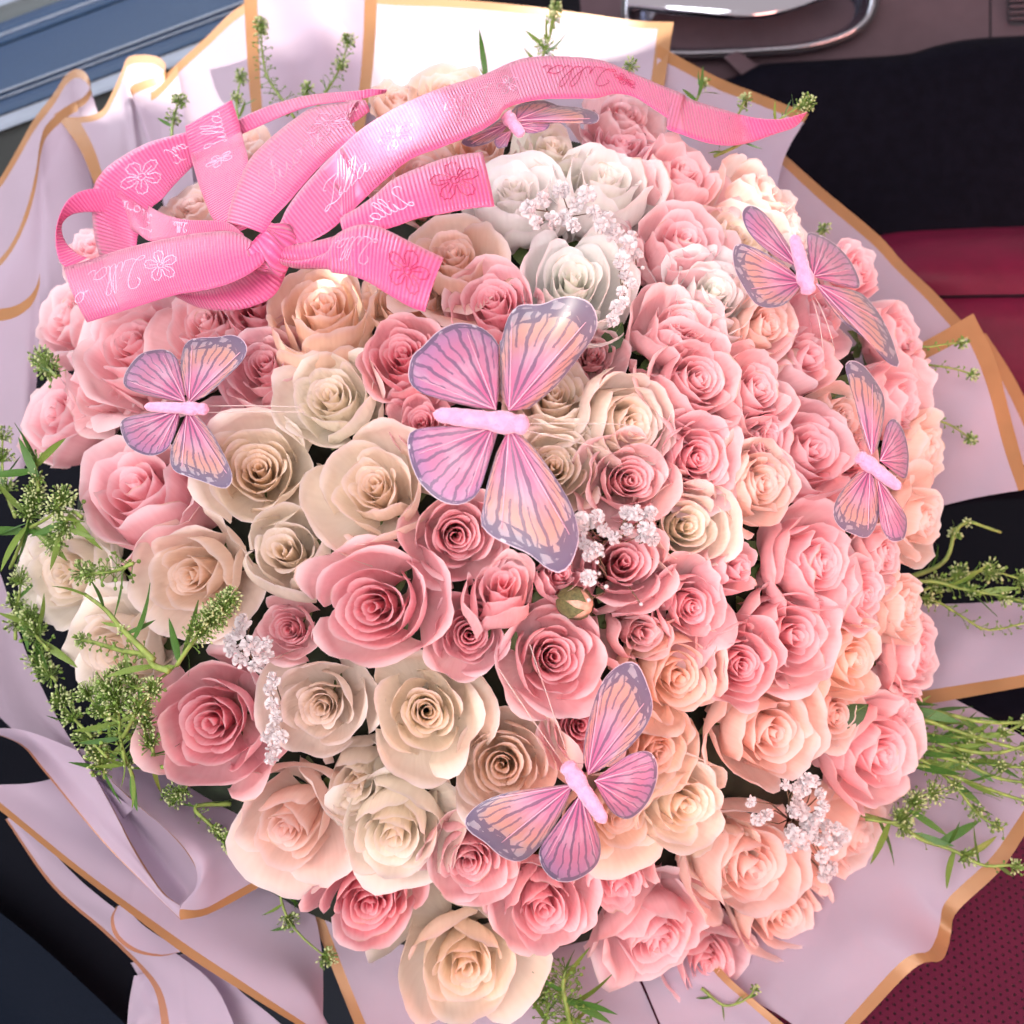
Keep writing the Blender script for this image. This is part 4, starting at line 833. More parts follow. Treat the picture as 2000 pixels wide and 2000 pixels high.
# ------------------------------------------------------------------ the printed ribbon bow
def grosgrain():
    m, t, o = nt('pink_grosgrain')
    uvv, u, v = uvs(t)
    w = math_(t, 'SINE', math_(t, 'MULTIPLY', u, 2*math.pi/.0021))
    nz = N(t, 'ShaderNodeTexNoise'); nz.inputs['Scale'].default_value = 60; t.links.new(uvv, nz.inputs['Vector'])
    sel = math_(t, 'LESS_THAN', math_(t, 'ABSOLUTE', math_(t, 'SUBTRACT', v, .5)), .475)
    h = math_(t, 'MULTIPLY', w, sel)
    c = mix_(t, math_(t, 'MULTIPLY_ADD', h, .5, .5), (.74, .085, .30), (.90, .19, .44))
    c = mix_(t, math_(t, 'MULTIPLY', ss(t, nz.outputs[0], .4, .7), .12), c, (.95, .40, .60))
    b = N(t, 'ShaderNodeBsdfPrincipled'); b.inputs['Roughness'].default_value = .36; b.inputs['Sheen Weight'].default_value = .35
    b.inputs['Specular IOR Level'].default_value = .55
    t.links.new(c, b.inputs['Base Color'])
    bp = N(t, 'ShaderNodeBump'); bp.inputs['Strength'].default_value = .55; bp.inputs['Distance'].default_value = .0006
    t.links.new(h, bp.inputs['Height']); t.links.new(bp.outputs[0], b.inputs['Normal'])
    tr = N(t, 'ShaderNodeBsdfTranslucent'); t.links.new(c, tr.inputs[0])
    mx = N(t, 'ShaderNodeMixShader'); mx.inputs[0].default_value = .28
    t.links.new(b.outputs[0], mx.inputs[1]); t.links.new(tr.outputs[0], mx.inputs[2]); t.links.new(mx.outputs[0], o.inputs[0]); return m
M_RIB = grosgrain()
M_PRINT = plain('silver_white_print', (.88, .47, .66), .35)
M_PRINT2 = plain('crimson_print', (.42, .015, .10), .4)
M_PRINT3 = plain('rosy_grey_print', (.62, .30, .46), .35)
bow = empty('ribbon_bow', pt(525, 478, .62)); tag(bow, 'pink printed grosgrain ribbon bow with long tails on the upper left roses', 'ribbon bow')
BOW_INV = Matrix.Translation(-Vector(bow.location))
GLY = {
 'L': ([[(.10, .70), (.02, .84), (.14, .99), (.32, .96), (.37, .76), (.28, .36), (.17, .08), (.04, .0), (-.03, .08), (.09, .15), (.30, .03), (.50, .02)]], .50),
 'i': ([[(0, .02), (.10, .38), (.07, .10), (.14, .02), (.24, .10)], [(.13, .54), (.15, .58)]], .22),
 'l': ([[(0, .08), (.15, .50), (.22, .90), (.14, .98), (.07, .70), (.06, .20), (.12, .02), (.24, .10)]], .22),
 'a': ([[(.30, .34), (.16, .40), (.03, .26), (.04, .07), (.15, .02), (.27, .18), (.32, .38), (.29, .10), (.37, .02), (.46, .10)]], .46),
 'F': ([[(-.02, .80), (.10, .98), (.38, .93), (.74, 1.02)], [(.44, .94), (.36, .5), (.24, .10), (.08, .0), (.0, .12)], [(.18, .52), (.5, .56)]], .42),
 'u': ([[(0, .10), (.09, .38), (.06, .12), (.14, .02), (.25, .18), (.31, .38), (.28, .10), (.36, .02), (.44, .10)]], .43),
 'o': ([[(.20, .38), (.06, .28), (.04, .09), (.16, .02), (.28, .14), (.26, .32), (.16, .39), (.30, .32), (.40, .35)]], .38),
 'r': ([[(0, .30), (.07, .42), (.13, .36), (.22, .38), (.26, .30), (.22, .10), (.29, .02), (.38, .10)]], .36),
}
def word(w):
    st = []; x = 0
    for ch in w:
        S, adv = GLY[ch]
        for s in S: st.append([(x+a+.30*b, b) for a, b in s])
        x += adv
    return st, x+.2
def blossom():
    st = []
    for k in range(5):
        a = 2*math.pi*k/5+.3; P = []
        for q in range(15):
            f = q/14; w = (f-.5)*1.10; r = .13+.36*math.sin(math.pi*f)**.42+.02*math.sin(9*f*math.pi)
            P.append((.5+r*math.cos(a+w*.95), .5+r*math.sin(a+w*.95)))
        st.append(P); st.append([(.5+.10*math.cos(a), .5+.10*math.sin(a)), (.5+.34*math.cos(a+.08), .5+.34*math.sin(a+.08))])
    st.append([(.5+.09*math.cos(t), .5+.09*math.sin(t)) for t in np.linspace(0, 6.28, 9)])
    st.append([(.5, .5), (.62, .60), (.70, .72)])
    return st, 1.0
class Strand:
    def __init__(s, name, e0, e1, off0, off1, nu=70, nv=9, arch=.0):
        """two edges as pixel polylines; off = height above the dome, scalar or list along the strand"""
        def rows(e, off):
            E = catmull([c4(k)((x, y)) for k, x, y in e], nu)
            o = np.interp(np.linspace(0, 1, nu), np.linspace(0, 1, len(off)), off) if isinstance(off, (list, tuple)) else np.full(nu, off)
            return np.array([tuple(pt(E[i, 0], E[i, 1], dome(E[i, 0], E[i, 1])-o[i])) for i in range(nu)])
        A, B = rows(e0, off0), rows(e1, off1); t = np.linspace(0, 1, nv)[:, None, None]
        s.G = A[None]*(1-t)+B[None]*t + np.sin(np.pi*t)*arch*np.array(cdir(0, 0, 1))
        mid = s.G[nv//2]; s.L = np.concatenate([[0], np.cumsum(np.linalg.norm(np.diff(mid, axis=0), axis=1))])
        s.W = np.linalg.norm(A-B, axis=1); s.nu, s.nv = nu, nv
        uv = np.stack([np.broadcast_to(s.L[None, :], (nv, nu)), np.broadcast_to(np.linspace(0, 1, nv)[:, None], (nv, nu))], -1).reshape(-1, 2)
        s.o = link(name, mesh(name, s.G.reshape(-1, 3), grid_faces(nu, nv), M_RIB, uv), bow); s.o.matrix_parent_inverse = BOW_INV
        md = s.o.modifiers.new('thickness', 'SOLIDIFY'); md.thickness = .0004; md.offset = 0
    def at(s, l, t):
        ui = np.interp(l, s.L, np.arange(s.nu)); vi = min(max(t, 0), 1)*(s.nv-1)
        u0 = int(min(ui, s.nu-2)); v0 = int(min(vi, s.nv-2)); fu, fv = ui-u0, vi-v0; G = s.G
        p = (G[v0, u0]*(1-fu)+G[v0, u0+1]*fu)*(1-fv)+(G[v0+1, u0]*(1-fu)+G[v0+1, u0+1]*fu)*fv
        n = np.cross(G[v0, u0+1]-G[v0, u0], G[v0+1, u0]-G[v0, u0]); n = n/(np.linalg.norm(n)+1e-9)
        if np.dot(n, np.array(CAM_P)-p) < 0: n = -n
        return p+n*.0006
    def write(s, what, f, size=.52, flip_l=False, flip_t=False, mat=None, lw=.00024, centre=.5):
        """print a word or a blossom centred at fraction f of the length"""
        st, wid = blossom() if what == '*' else word(what)
        l0 = s.L[-1]*f; W = np.interp(l0, s.L, s.W); H = W*size; mb = MB()
        for S in st:
            P = []
            C = catmull(S, max(6, 4*len(S))) if len(S) > 2 else np.array(S, float)
            for a, b in C:
                dl = (a-wid/2)*H; dt = (b-.5)*H/W
                P.append(s.at(l0+(-dl if flip_l else dl), centre+(dt if flip_t else -dt)))
            P = np.array(P); V = []
            for k in range(len(P)):
                tg = P[min(k+1, len(P)-1)]-P[max(k-1, 0)]; tg /= np.linalg.norm(tg)+1e-9
                vw = np.array(CAM_P)-P[k]; sd = np.cross(tg, vw); sd /= np.linalg.norm(sd)+1e-9
                V += [P[k]-sd*lw, P[k]+sd*lw]
            mb.add(V, [(2*k, 2*k+1, 2*k+3, 2*k+2) for k in range(len(P)-1)])
        o = mb.build('printed_blossom' if what == '*' else 'printed_word', mat or M_PRINT, s.o, smooth=False)
def k1(*P): return [(1, x, y) for x, y in P]
def k2(*P): return [(2, x, y) for x, y in P]
def k3(*P): return [(3, x, y) for x, y in P]
# under loop below the knot
Strand('ribbon_underloop', k1((930, 1580), (1100, 1560), (1300, 1490), (1450, 1410)), k1((950, 1600), (1080, 1660), (1220, 1674), (1350, 1655), (1480, 1590), (1552, 1450)), .030, .022, arch=.004)
# far left strand passing behind
s = Strand('ribbon_loop', k1((1010, 712), (800, 770), (650, 850), (560, 920), (505, 1010), (497, 1150), (515, 1300), (545, 1400)), k1((1045, 890), (950, 985), (875, 1070), (815, 1120), (770, 1180), (745, 1260), (735, 1340), (740, 1420)), [.045, .045, .045, .035, .025], [.04, .04, .04, .03, .02])
s.write('*', .36, .60, mat=M_PRINT); s.write('Fuori', .05, .42, flip_l=True, flip_t=True)
# upright flat loop
s = Strand('ribbon_loop', k1((1000, 680), (1012, 770), (1050, 920), (1095, 1060), (1160, 1200), (1260, 1260)), k1((1248, 538), (1285, 650), (1315, 770), (1336, 870), (1300, 1000), (1330, 1230)), [.060, .062, .06, .055, .05], [.062, .066, .066, .06, .055])
s.write('*', .42, .55); s.write('Lilla', .10, .45, flip_l=True)
# the strip seen almost edge-on behind
Strand('ribbon_loop', k1((1255, 660), (1400, 590), (1550, 540), (1700, 508), (1932, 490))+k2((200, 480), (292, 484)), k1((1300, 725), (1420, 670), (1560, 610), (1700, 566), (1932, 541))+k2((160, 532), (285, 500)), .055, .045)
# the loop printed Fuori
s = Strand('ribbon_loop', k1((1225, 1200), (1238, 1120), (1270, 1030), (1340, 870), (1450, 752), (1590, 640), (1700, 578), (1932, 545))+k2((60, 542), (175, 540)), k1((1420, 1260), (1470, 1180), (1550, 1095), (1640, 990), (1735, 885), (1850, 785), (1932, 730))+k2((60, 690), (130, 650), (200, 600)), [.058, .066, .07, .062, .05], [.056, .064, .066, .058, .045], arch=.003)
s.write('Fuori', .42, .46, flip_t=False, mat=M_PRINT3); s.write('*', .68, .5, mat=M_PRINT3); s.write('Lilla', .88, .4, mat=M_PRINT)
# left loop: back half, then front band
s = Strand('ribbon_loop', k1((360, 1445), (318, 1400), (300, 1300), (312, 1190), (365, 1080), (450, 1026), (560, 1018), (690, 1045), (800, 1110), (900, 1160), (1010, 1185), (1150, 1190), (1240, 1205), (1310, 1260)), k1((470, 1390), (410, 1362), (350, 1300), (332, 1215), (380, 1160), (460, 1143), (560, 1150), (650, 1192), (730, 1248), (810, 1300), (920, 1290), (1060, 1265), (1220, 1245), (1320, 1290)), [.064, .058, .05, .05, .056, .06], [.06, .05, .042, .042, .05, .058])
s.write('Fuori', .44, .55, flip_l=True, flip_t=True); s.write('Lilla', .72, .6, flip_l=True, flip_t=True)
s = Strand('ribbon_loop', k1((345, 1442), (480, 1402), (620, 1355), (800, 1308), (1000, 1268), (1180, 1248), (1290, 1262), (1400, 1330), (1460, 1370)), k1((470, 1738), (700, 1665), (940, 1592), (1100, 1565), (1230, 1530), (1340, 1478), (1410, 1430), (1450, 1400), (1470, 1385)), [.066, .068, .070, .068, .060], [.062, .064, .066, .064, .060], arch=.005)
s.write('Lilla', .27, .50, flip_l=True, flip_t=True); s.write('*', .55, .54); s.write('o', .04, .42)
# upper cut end
s = Strand('ribbon_tail', k1((1470, 1330), (1700, 1300), (1850, 1250))+k2((40, 1180), (140, 1115), (230, 1050), (330, 965), (500, 890), (650, 842), (806, 820)), k1((1490, 1410), (1700, 1420), (1880, 1390))+k2((90, 1300), (180, 1262), (320, 1226), (450, 1180), (600, 1150), (750, 1122), (872, 1112)), [.056, .06, .068, .072, .062], [.054, .056, .062, .066, .056], arch=.004)
s.write('*', .86, .70, mat=M_PRINT2); s.write('Lilla', .58, .52, flip_l=True, mat=M_PRINT); s.write('*', .30, .5)
# lower cut end
s = Strand('ribbon_tail', k1((1490, 1390), (1620, 1405), (1760, 1360))+k2((10, 1275), (80, 1232), (160, 1212), (260, 1228), (400, 1296), (598, 1392)), k1((1500, 1420), (1600, 1446), (1760, 1450))+k2((0, 1470), (100, 1486), (200, 1526), (330, 1606), (420, 1656), (497, 1682)), [.056, .062, .074, .07, .058], [.052, .056, .066, .062, .05], arch=.004)
s.write('*', .86, .70, mat=M_PRINT2); s.write('Lilla', .54, .5, flip_l=True, flip_t=True, mat=M_PRINT3)
# long tail over the top of the roses
s = Strand('ribbon_tail', k1((1420, 1300), (1500, 1220), (1550, 1120), (1640, 1000), (1780, 850), (1900, 740))+k2((40, 800), (150, 700), (340, 582), (570, 480), (800, 408), (940, 345), (1060, 310), (1250, 305), (1450, 327), (1600, 388), (1750, 452), (1900, 512))+k3((60, 502), (160, 545), (280, 582), (420, 622), (540, 642), (640, 640), (762, 606)),
           k1((1500, 1400), (1640, 1320), (1780, 1240), (1910, 1120))+k2((40, 1200), (150, 1090), (280, 970), (420, 858), (580, 795), (760, 722), (880, 652), (940, 580), (1100, 537), (1280, 530), (1420, 528), (1520, 505), (1620, 520), (1720, 580), (1830, 660))+k3((0, 690), (100, 728), (220, 768), (340, 784), (450, 770), (580, 725), (700, 682), (758, 612)), [.060, .066, .07, .066, .06, .055, .05, .045, .040], [.056, .060, .062, .060, .052, .048, .042, .040, .035], nu=150)
s.write('Lilla', .135, .40, mat=M_PRINT); s.write('*', .235, .5, mat=M_PRINT3); s.write('Lilla', .36, .46, flip_l=True, flip_t=True, mat=M_PRINT3); s.write('*', .46, .45, mat=M_PRINT3); s.write('Lilla', .585, .52, flip_l=True, flip_t=True, mat=M_PRINT2); s.write('*', .66, .45, mat=M_PRINT2)
# knot
V = []; nk = 16; na = 18
P0, P1 = pt(*c4(1)((1395, 1275)), dome(520, 480)-.066), pt(*c4(1)((1560, 1425)), dome(520, 480)-.058)
ax = (P1-P0).normalized(); zc = cdir(0, 0, 1); zc = (zc-ax*zc.dot(ax)).normalized(); sd = ax.cross(zc)
for j in range(nk):
    f = j/(nk-1)
    for i in range(na):
        a = 2*math.pi*i/na; rr = .0105*(.78+.34*math.sin(math.pi*f))*(1+.20*math.sin(4*a+5*f)+.09*math.sin(9*a-4*f))
        V.append(P0+(P1-P0)*f+sd*math.cos(a)*rr*1.0+zc*math.sin(a)*rr*.75)
uv = [(i/na*.05, .03+.94*j/(nk-1)) for j in range(nk) for i in range(na)]
F = [(j*na+i, j*na+(i+1) % na, (j+1)*na+(i+1) % na, (j+1)*na+i) for j in range(nk-1) for i in range(na)]
o = link('knot', mesh('knot', V, F, M_RIB, uv), bow); o.matrix_parent_inverse = BOW_INV
# ------------------------------------------------------------------ green sprigs and gypsophila
M_LEAF = plain('narrow_leaf', (.065, .17, .028), .5, trans=.30, noise=.35, nscale=90)
M_LEAF2 = plain('young_leaf', (.17, .27, .05), .5, trans=.30, noise=.3, nscale=90)
M_SPRIG = plain('sprig_stem', (.20, .27, .06), .55, noise=.3, nscale=150)
M_POD = plain('seed_pod', (.15, .26, .045), .5, trans=.25, noise=.4, nscale=200)
M_BUD = plain('tiny_white_bud', (.52, .60, .30), .6, trans=.2, noise=.2, nscale=400)
M_GYP = plain('gypsophila_white', (.78, .74, .77), .6, trans=.35)
M_TWIG = plain('gypsophila_twig', (.16, .10, .06), .6)
def leaf_mesh(seed):
    rng = random.Random(seed); V = []; n = 9; bend = rng.uniform(.05, .35); tw = rng.uniform(-.6, .6); w0 = rng.uniform(.075, .12)
    for k in range(n):
        f = k/(n-1); w = w0*math.sin(math.pi*min(1, f*.92+.08))**.7*(1-.25*f) if k < n-1 else .004
        x = bend*f*f; a = tw*f
        for s_ in (-1, 0, 1):
            V.append((x+s_*w*math.sin(a)*.6+(0 if s_ else -.012), s_*w*math.cos(a), f))
    return mesh('leaf', V, grid_faces(3, n), M_LEAF if seed % 3 else M_LEAF2)
LEAVES = [leaf_mesh(k) for k in range(8)]
def sprig(label, path, off=.03, leaves=(), pods=0, pod_from=.3, ped=16, clusters=((1.0, 18, 40),), seed=1, group='green filler sprigs', podr=2.6, stem=.0010, depths=None, name='green_sprig'):
    """path: frame pixels from base to tip; leaves: (fraction, direction degrees in the picture, length px); clusters: (fraction, radius px, count)"""
    rng = random.Random(seed*31+7)
    n = 24
    E = catmull(path, n)
    if depths is None:
        D = [dome(x, y)-off for x, y in E]
    else: D = np.interp(np.linspace(0, 1, n), np.linspace(0, 1, len(depths)), depths)
    P = [pt(E[k, 0], E[k, 1], D[k]) for k in range(n)]
    root = empty(name, P[0]); tag(root, label, 'sprig', group); inv = Matrix.Translation(-P[0])
    def ch(o): o.parent = root; o.matrix_parent_inverse = inv; return o
    mb = MB(); mb.tube(P, stem*1.2, stem*.6, n=5); ch(mb.build('stem', M_SPRIG))
    px = D[n//2]/FPX; zc = cdir(0, 0, 1)
    def at(f):
        k = min(n-2, int(f*(n-1))); g = f*(n-1)-k; return P[k]*(1-g)+P[k+1]*g
    for (f, ang, ln) in leaves:
        p = at(f); a = math.radians(ang); dr = cdir(math.cos(a), math.sin(a), rng.uniform(-.25, .45))
        o = bpy.data.objects.new('leaf', LEAVES[rng.randrange(8)]); COL.objects.link(o)
        q = dr.to_track_quat('Z', 'X') @ Quaternion((0, 0, 1), rng.uniform(0, 6.28))
        o.parent = root; o.location = p-P[0]; o.rotation_mode = 'QUATERNION'; o.rotation_quaternion = q; o.scale = (ln*px,)*3
    if pods:
        mb = MB()
        for k in range(pods):
            f = pod_from+(1-pod_from)*(k+.5)/pods; p = at(min(.999, f)); t = (at(min(.999, f+.03))-at(max(0, f-.03))).normalized()
            a = k*2.4+rng.uniform(-.4, .4); x = t.orthogonal().normalized(); y = t.cross(x)
            ln = ped*px*rng.uniform(.75, 1.2)*(1.15-.5*f)
            e = p+(x*math.cos(a)+y*math.sin(a))*ln*.86+t*ln*.5
            mb.tube([p, (p+e)/2+t*ln*.08, e], .00030, .00025, n=3, cap=False)
            ax = zc.lerp(x*math.cos(a+1.5)+y*math.sin(a+1.5), rng.random()); mb.ball(e, podr*px*rng.uniform(.8, 1.2), axis=ax, st=.45, n=6, m=4)
        o = ch(mb.build('seed_pods', M_POD)); o['kind'] = 'stuff'
    if clusters:
        mb = MB(); mg = MB()
        for (f, r, cnt) in clusters:
            p = at(min(.999, f)); t = (at(min(.999, f))-at(max(0, f-.08))).normalized()
            for k in range(int(cnt*1.25)):
                a = k*2.39996+rng.uniform(-.3, .3); cnt_ = int(cnt*1.25); h = 1-1.7*(k+.5)/cnt_; s_ = math.sqrt(max(0, 1-h*h)); x = t.orthogonal().normalized(); y = t.cross(x)
                dr = (x*math.cos(a)*s_+y*math.sin(a)*s_+t*h); e = p+dr*r*px*rng.uniform(.55, 1.15)
                mg.tube([p-t*r*px*.5, e], .00022, n=3, cap=False)
                (mb if rng.random() < .62 else mg).ball(e, px*rng.uniform(1.3, 2.8), axis=dr, st=1.5, n=5, m=4)
        o = ch(mb.build('white_buds', M_BUD)); o['kind'] = 'stuff'
        o = ch(mg.build('green_buds', M_POD)); o['kind'] = 'stuff'
    return root
B_ = [.865]*3
# top, in front of the glowing paper
sprig('tall upright seed stalk before the pinkish panel, highest on the left', [(575, 230), (548, 190), (522, 150), (512, 100), (510, 48)], pods=54, pod_from=.15, ped=26, clusters=((1, 15, 40), (.93, 12, 20)), seed=1, depths=[.80, .83, .845], group='seed stalks at the back')
sprig('bent seed stalk leaning right before the pinkish panel gold border', [(610, 230), (630, 190), (655, 150), (672, 110), (680, 78)], pods=34, ped=22, clusters=((1, 16, 34), (.7, 14, 24)), leaves=((.35, 100, 30),), seed=2, depths=[.80, .83, .845], group='seed stalks at the back')
sprig('small green sprig tip at the left gold border of the pinkish panel', [(470, 250), (462, 205), (470, 150)], clusters=((1, 15, 34), (.6, 12, 20)), leaves=((.4, 20, 42), (.2, 60, 40)), seed=3, depths=[.80, .83, .84], pods=8, group='seed stalks at the back')
sprig('small sprig before the second pleat, left above the ribbon loops', [(335, 270), (338, 235), (350, 195)], clusters=((1, 16, 34), (.5, 14, 20)), pods=14, ped=18, leaves=((.3, 150, 36),), seed=4, depths=[.76, .79, .80], group='seed stalks at the back')
sprig('low seed stalk base between the two tall stalks', [(560, 225), (585, 200), (600, 172)], clusters=((1, 14, 24),), pods=18, ped=18, seed=5, depths=[.78, .80, .82], group='seed stalks at the back')
sprig('single green grass blade before the bright white paper', [(950, 160), (950, 140), (948, 125)], clusters=(), leaves=((.1, 98, 88), (.2, 130, 26), (.3, 150, 20)), seed=6, depths=[.78, .79, .80], name='grass_blade')
sprig('leafy green sprig with bud tip at the top middle before white paper', [(1040, 150), (1062, 105), (1080, 50), (1085, 15)], clusters=((1, 14, 34), (.85, 14, 26), (.45, 20, 34)), leaves=((.42, 130, 62), (.5, 100, 52), (.35, 20, 66), (.6, 85, 40), (.2, 150, 40)), pods=10, seed=7, depths=[.79, .82, .84], group='seed stalks at the back')
sprig('tiny bud cluster above the arch of the long ribbon', [(1215, 165), (1226, 145), (1232, 128)], clusters=((1, 15, 30),), seed=8, depths=[.75, .77, .78])
sprig('leafy sprig above the end of the long ribbon tail, upper right', [(1350, 215), (1365, 185), (1380, 150)], clusters=((.8, 12, 18),), leaves=((.4, 70, 60), (.5, 20, 42), (.3, 150, 38), (.6, 110, 36), (.2, -20, 44)), seed=9, depths=[.74, .76, .77])
sprig('pale little bud tip left of the drooping upper right sprig', [(1435, 235), (1446, 215), (1456, 195)], clusters=((1, 14, 26),), pods=8, ped=14, seed=10, depths=[.74, .76, .77])
sprig('sprig lying over the ribbon tail end with white bud tip', [(1395, 305), (1440, 285), (1500, 250), (1545, 218), (1578, 200)], clusters=((1, 17, 44), (.92, 14, 20)), leaves=((.05, 95, 66), (.2, 100, 48), (.65, 110, 42), (.75, 75, 40), (.3, -20, 40), (.85, 95, 32), (.1, 170, 30)), pods=6, seed=11, depths=[.70, .71, .72])
sprig('dark little sprig behind the upper right butterfly at the paper', [(1590, 470), (1600, 458), (1608, 448)], clusters=((1, 14, 26),), seed=12, depths=[.74, .75, .76])
# right side
sprig('upper of two small sprigs before the square paper corner', [(1700, 690), (1770, 674), (1810, 678), (1850, 672), (1880, 670)], clusters=((1, 12, 24),), pods=16, ped=14, leaves=((.15, 30, 36), (.1, 70, 40)), seed=13, depths=[.75, .76, .77], group='sprigs over the right rim')
sprig('thin sprig under the upper one before the square paper corner', [(1700, 715), (1790, 712), (1830, 715), (1870, 722), (1900, 732)], clusters=((1, 13, 26),), pods=16, ped=16, seed=14, depths=[.75, .76, .77], group='sprigs over the right rim')
sprig('sprig lying on the square paper corner at half its height', [(1720, 800), (1830, 822), (1855, 830), (1880, 845), (1895, 858)], clusters=((1, 13, 26), (0.1, 10, 14)), pods=18, ped=16, seed=15, depths=[.75, .76, .77], group='sprigs over the right rim')
sprig('olive forked stalk against the dark gap at the right', [(1740, 1140), (1840, 1100), (1865, 1040), (1890, 1020), (1925, 1030), (1955, 1040)], clusters=((.62, 14, 24), (.75, 12, 14)), leaves=((.35, 75, 44), (.3, 60, 50), (.6, 70, 34), (.25, 40, 40)), seed=16, depths=[.755, .76, .765], group='sprigs over the right rim', stem=.0016)
sprig('dense olive spray against the dark gap, thick with pods', [(1720, 1180), (1810, 1150), (1870, 1125), (1930, 1115), (1990, 1130), (2030, 1140)], clusters=((.35, 22, 44), (.5, 24, 44), (.7, 24, 44), (.9, 22, 40), (.2, 16, 24)), pods=40, ped=26, seed=17, depths=[.74, .745, .75], group='sprigs over the right rim')
sprig('lower wispy spray under the dense olive one', [(1720, 1160), (1820, 1172), (1880, 1205), (1930, 1230), (2010, 1215)], clusters=((.3, 18, 30), (.15, 18, 30)), pods=46, ped=22, pod_from=.1, seed=18, depths=[.74, .75, .755], group='sprigs over the right rim')
for k, (pa, lab) in enumerate([
    ([(1690, 1380), (1790, 1385), (1850, 1395), (1920, 1410), (2020, 1412)], 'topmost green stem of the bundle leaving the lower right rim'),
    ([(1690, 1390), (1790, 1402), (1860, 1425), (1940, 1450), (2020, 1470)], 'second green stem of the bundle at the lower right rim'),
    ([(1690, 1420), (1800, 1440), (1880, 1465), (1950, 1470), (2020, 1450)], 'middle stem of the green bundle beside the lower right pink rose'),
    ([(1690, 1450), (1800, 1470), (1880, 1490), (1950, 1520), (2020, 1530)], 'fourth stem of the green bundle beside the lower right pink rose'),
    ([(1690, 1480), (1795, 1495), (1860, 1515), (1940, 1545), (2020, 1570)], 'lowest stem of the green bundle beside the lower right pink rose')]):
    sprig(lab, pa, clusters=((.95, 12, 16),), pods=18, ped=18, pod_from=.35, leaves=((.25, -12, 100), (.4, 8, 90), (.55, -30, 80), (.15, 14, 90), (.6, 15, 60)), seed=20+k, depths=[.735, .728, .72], group='green stems at the lower right', stem=.0016)
for k, (pa, lab) in enumerate([
    ([(1690, 1400), (1790, 1430), (1870, 1440), (1960, 1430), (2020, 1400)], 'wispy stem rising through the green bundle at the lower right'),
    ([(1690, 1430), (1790, 1455), (1880, 1480), (1950, 1495), (2020, 1500)], 'podded stem in the thick of the green bundle at the lower right'),
    ([(1690, 1470), (1790, 1480), (1860, 1530), (1910, 1590), (1960, 1620)], 'stem bending down out of the green bundle at the lower right'),
    ([(1720, 1150), (1810, 1135), (1880, 1150), (1960, 1165), (2020, 1180)], 'second olive spray along the lower side of the dark gap')]):
    sprig(lab, pa, clusters=((.6, 16, 24), (.8, 16, 24), (.95, 14, 20)), pods=44, ped=24, pod_from=.3, podr=3.2, leaves=((.35, -15, 90), (.45, 20, 80), (.55, -35, 80), (.65, 10, 70), (.75, -20, 60), (.5, 40, 50)), seed=70+k, depths=[.735, .73, .722], group='green stems at the lower right', stem=.0013)
sprig('bud cluster with broad leaf below the lower right pink rose', [(1690, 1600), (1752, 1605), (1775, 1580), (1800, 1555), (1825, 1548)], clusters=((.5, 26, 60), (.75, 26, 60), (1, 22, 50)), leaves=((.3, -115, 90), (.6, -30, 90), (.8, 10, 70)), seed=27, depths=[.73, .725, .72], group='green stems at the lower right')
sprig('sprawling leafy sprig across the large lower paper sheet', [(1680, 1590), (1755, 1612), (1800, 1640), (1860, 1660), (1920, 1690), (1975, 1690), (2020, 1700)], clusters=((.25, 20, 34), (.62, 18, 34), (.9, 16, 24), (.98, 16, 24)), leaves=((.1, -60, 96), (.3, -15, 80), (.45, 30, 100), (.55, -110, 80), (.6, 15, 90), (.7, 100, 80), (.8, -30, 60), (.5, 60, 60)), pods=14, seed=28, depths=[.735, .725, .71], group='green stems at the lower right', stem=.0014)
sprig('tiny dark sprig below the lowest pink rose at the gold seam', [(1370, 1930), (1410, 1962), (1440, 1960), (1465, 1945), (1475, 1930)], clusters=((1, 10, 14),), leaves=((.2, 200, 30), (.4, -80, 30), (.6, 60, 30), (.8, 20, 26)), seed=29, depths=[.735, .73, .725])
# left side
sprig('leafy green tuft with white buds at the left frame edge', [(20, 1110), (45, 1050), (60, 1000), (70, 960)], clusters=((1, 24, 50), (.75, 30, 60), (.9, 22, 44)), leaves=((.6, 200, 110), (.55, 230, 100), (.7, 260, 100), (.65, 285, 90), (.6, 320, 110), (.5, 350, 90), (.8, 30, 80), (.7, 150, 90), (.5, 180, 90)), seed=30, off=.045, group='green sprigs at the left')
sprig('upright leaf tuft above the white-budded tuft at the left edge', [(75, 960), (72, 925), (70, 890)], clusters=((.9, 16, 24), (.4, 16, 20)), leaves=((.8, 105, 86), (.7, 50, 90), (.6, 190, 100), (.9, 120, 60), (.3, 110, 90)), seed=31, off=.045, group='green sprigs at the left')
sprig('bud clusters at the very left edge above the tuft', [(30, 1010), (12, 960), (4, 900), (6, 850)], clusters=((1, 18, 34), (.75, 22, 40), (.4, 24, 40)), leaves=((.5, 40, 60), (.3, 100, 60)), seed=32, off=.035, group='green sprigs at the left')
sprig('second bud cluster on the right side of the white-budded tuft', [(60, 1030), (95, 1010), (118, 985), (125, 970)], clusters=((1, 24, 60), (.7, 24, 56)), leaves=((.6, -30, 70), (.5, 60, 40)), seed=33, off=.045, group='green sprigs at the left')
sprig('shaded bud clusters left of the edge cream rose', [(30, 1250), (30, 1200), (38, 1160), (40, 1130)], clusters=((1, 24, 44), (.6, 24, 44), (.3, 22, 40)), leaves=((.5, -60, 90), (.7, 40, 60)), seed=34, off=.030, group='green sprigs at the left')
sprig('airy seed spray on the edge of the open cream rose, left', [(260, 1100), (225, 1115), (190, 1120), (160, 1118)], clusters=((1, 24, 46), (.85, 18, 30)), pods=40, ped=34, pod_from=.0, podr=4.2, seed=35, off=.040, group='green sprigs at the left')
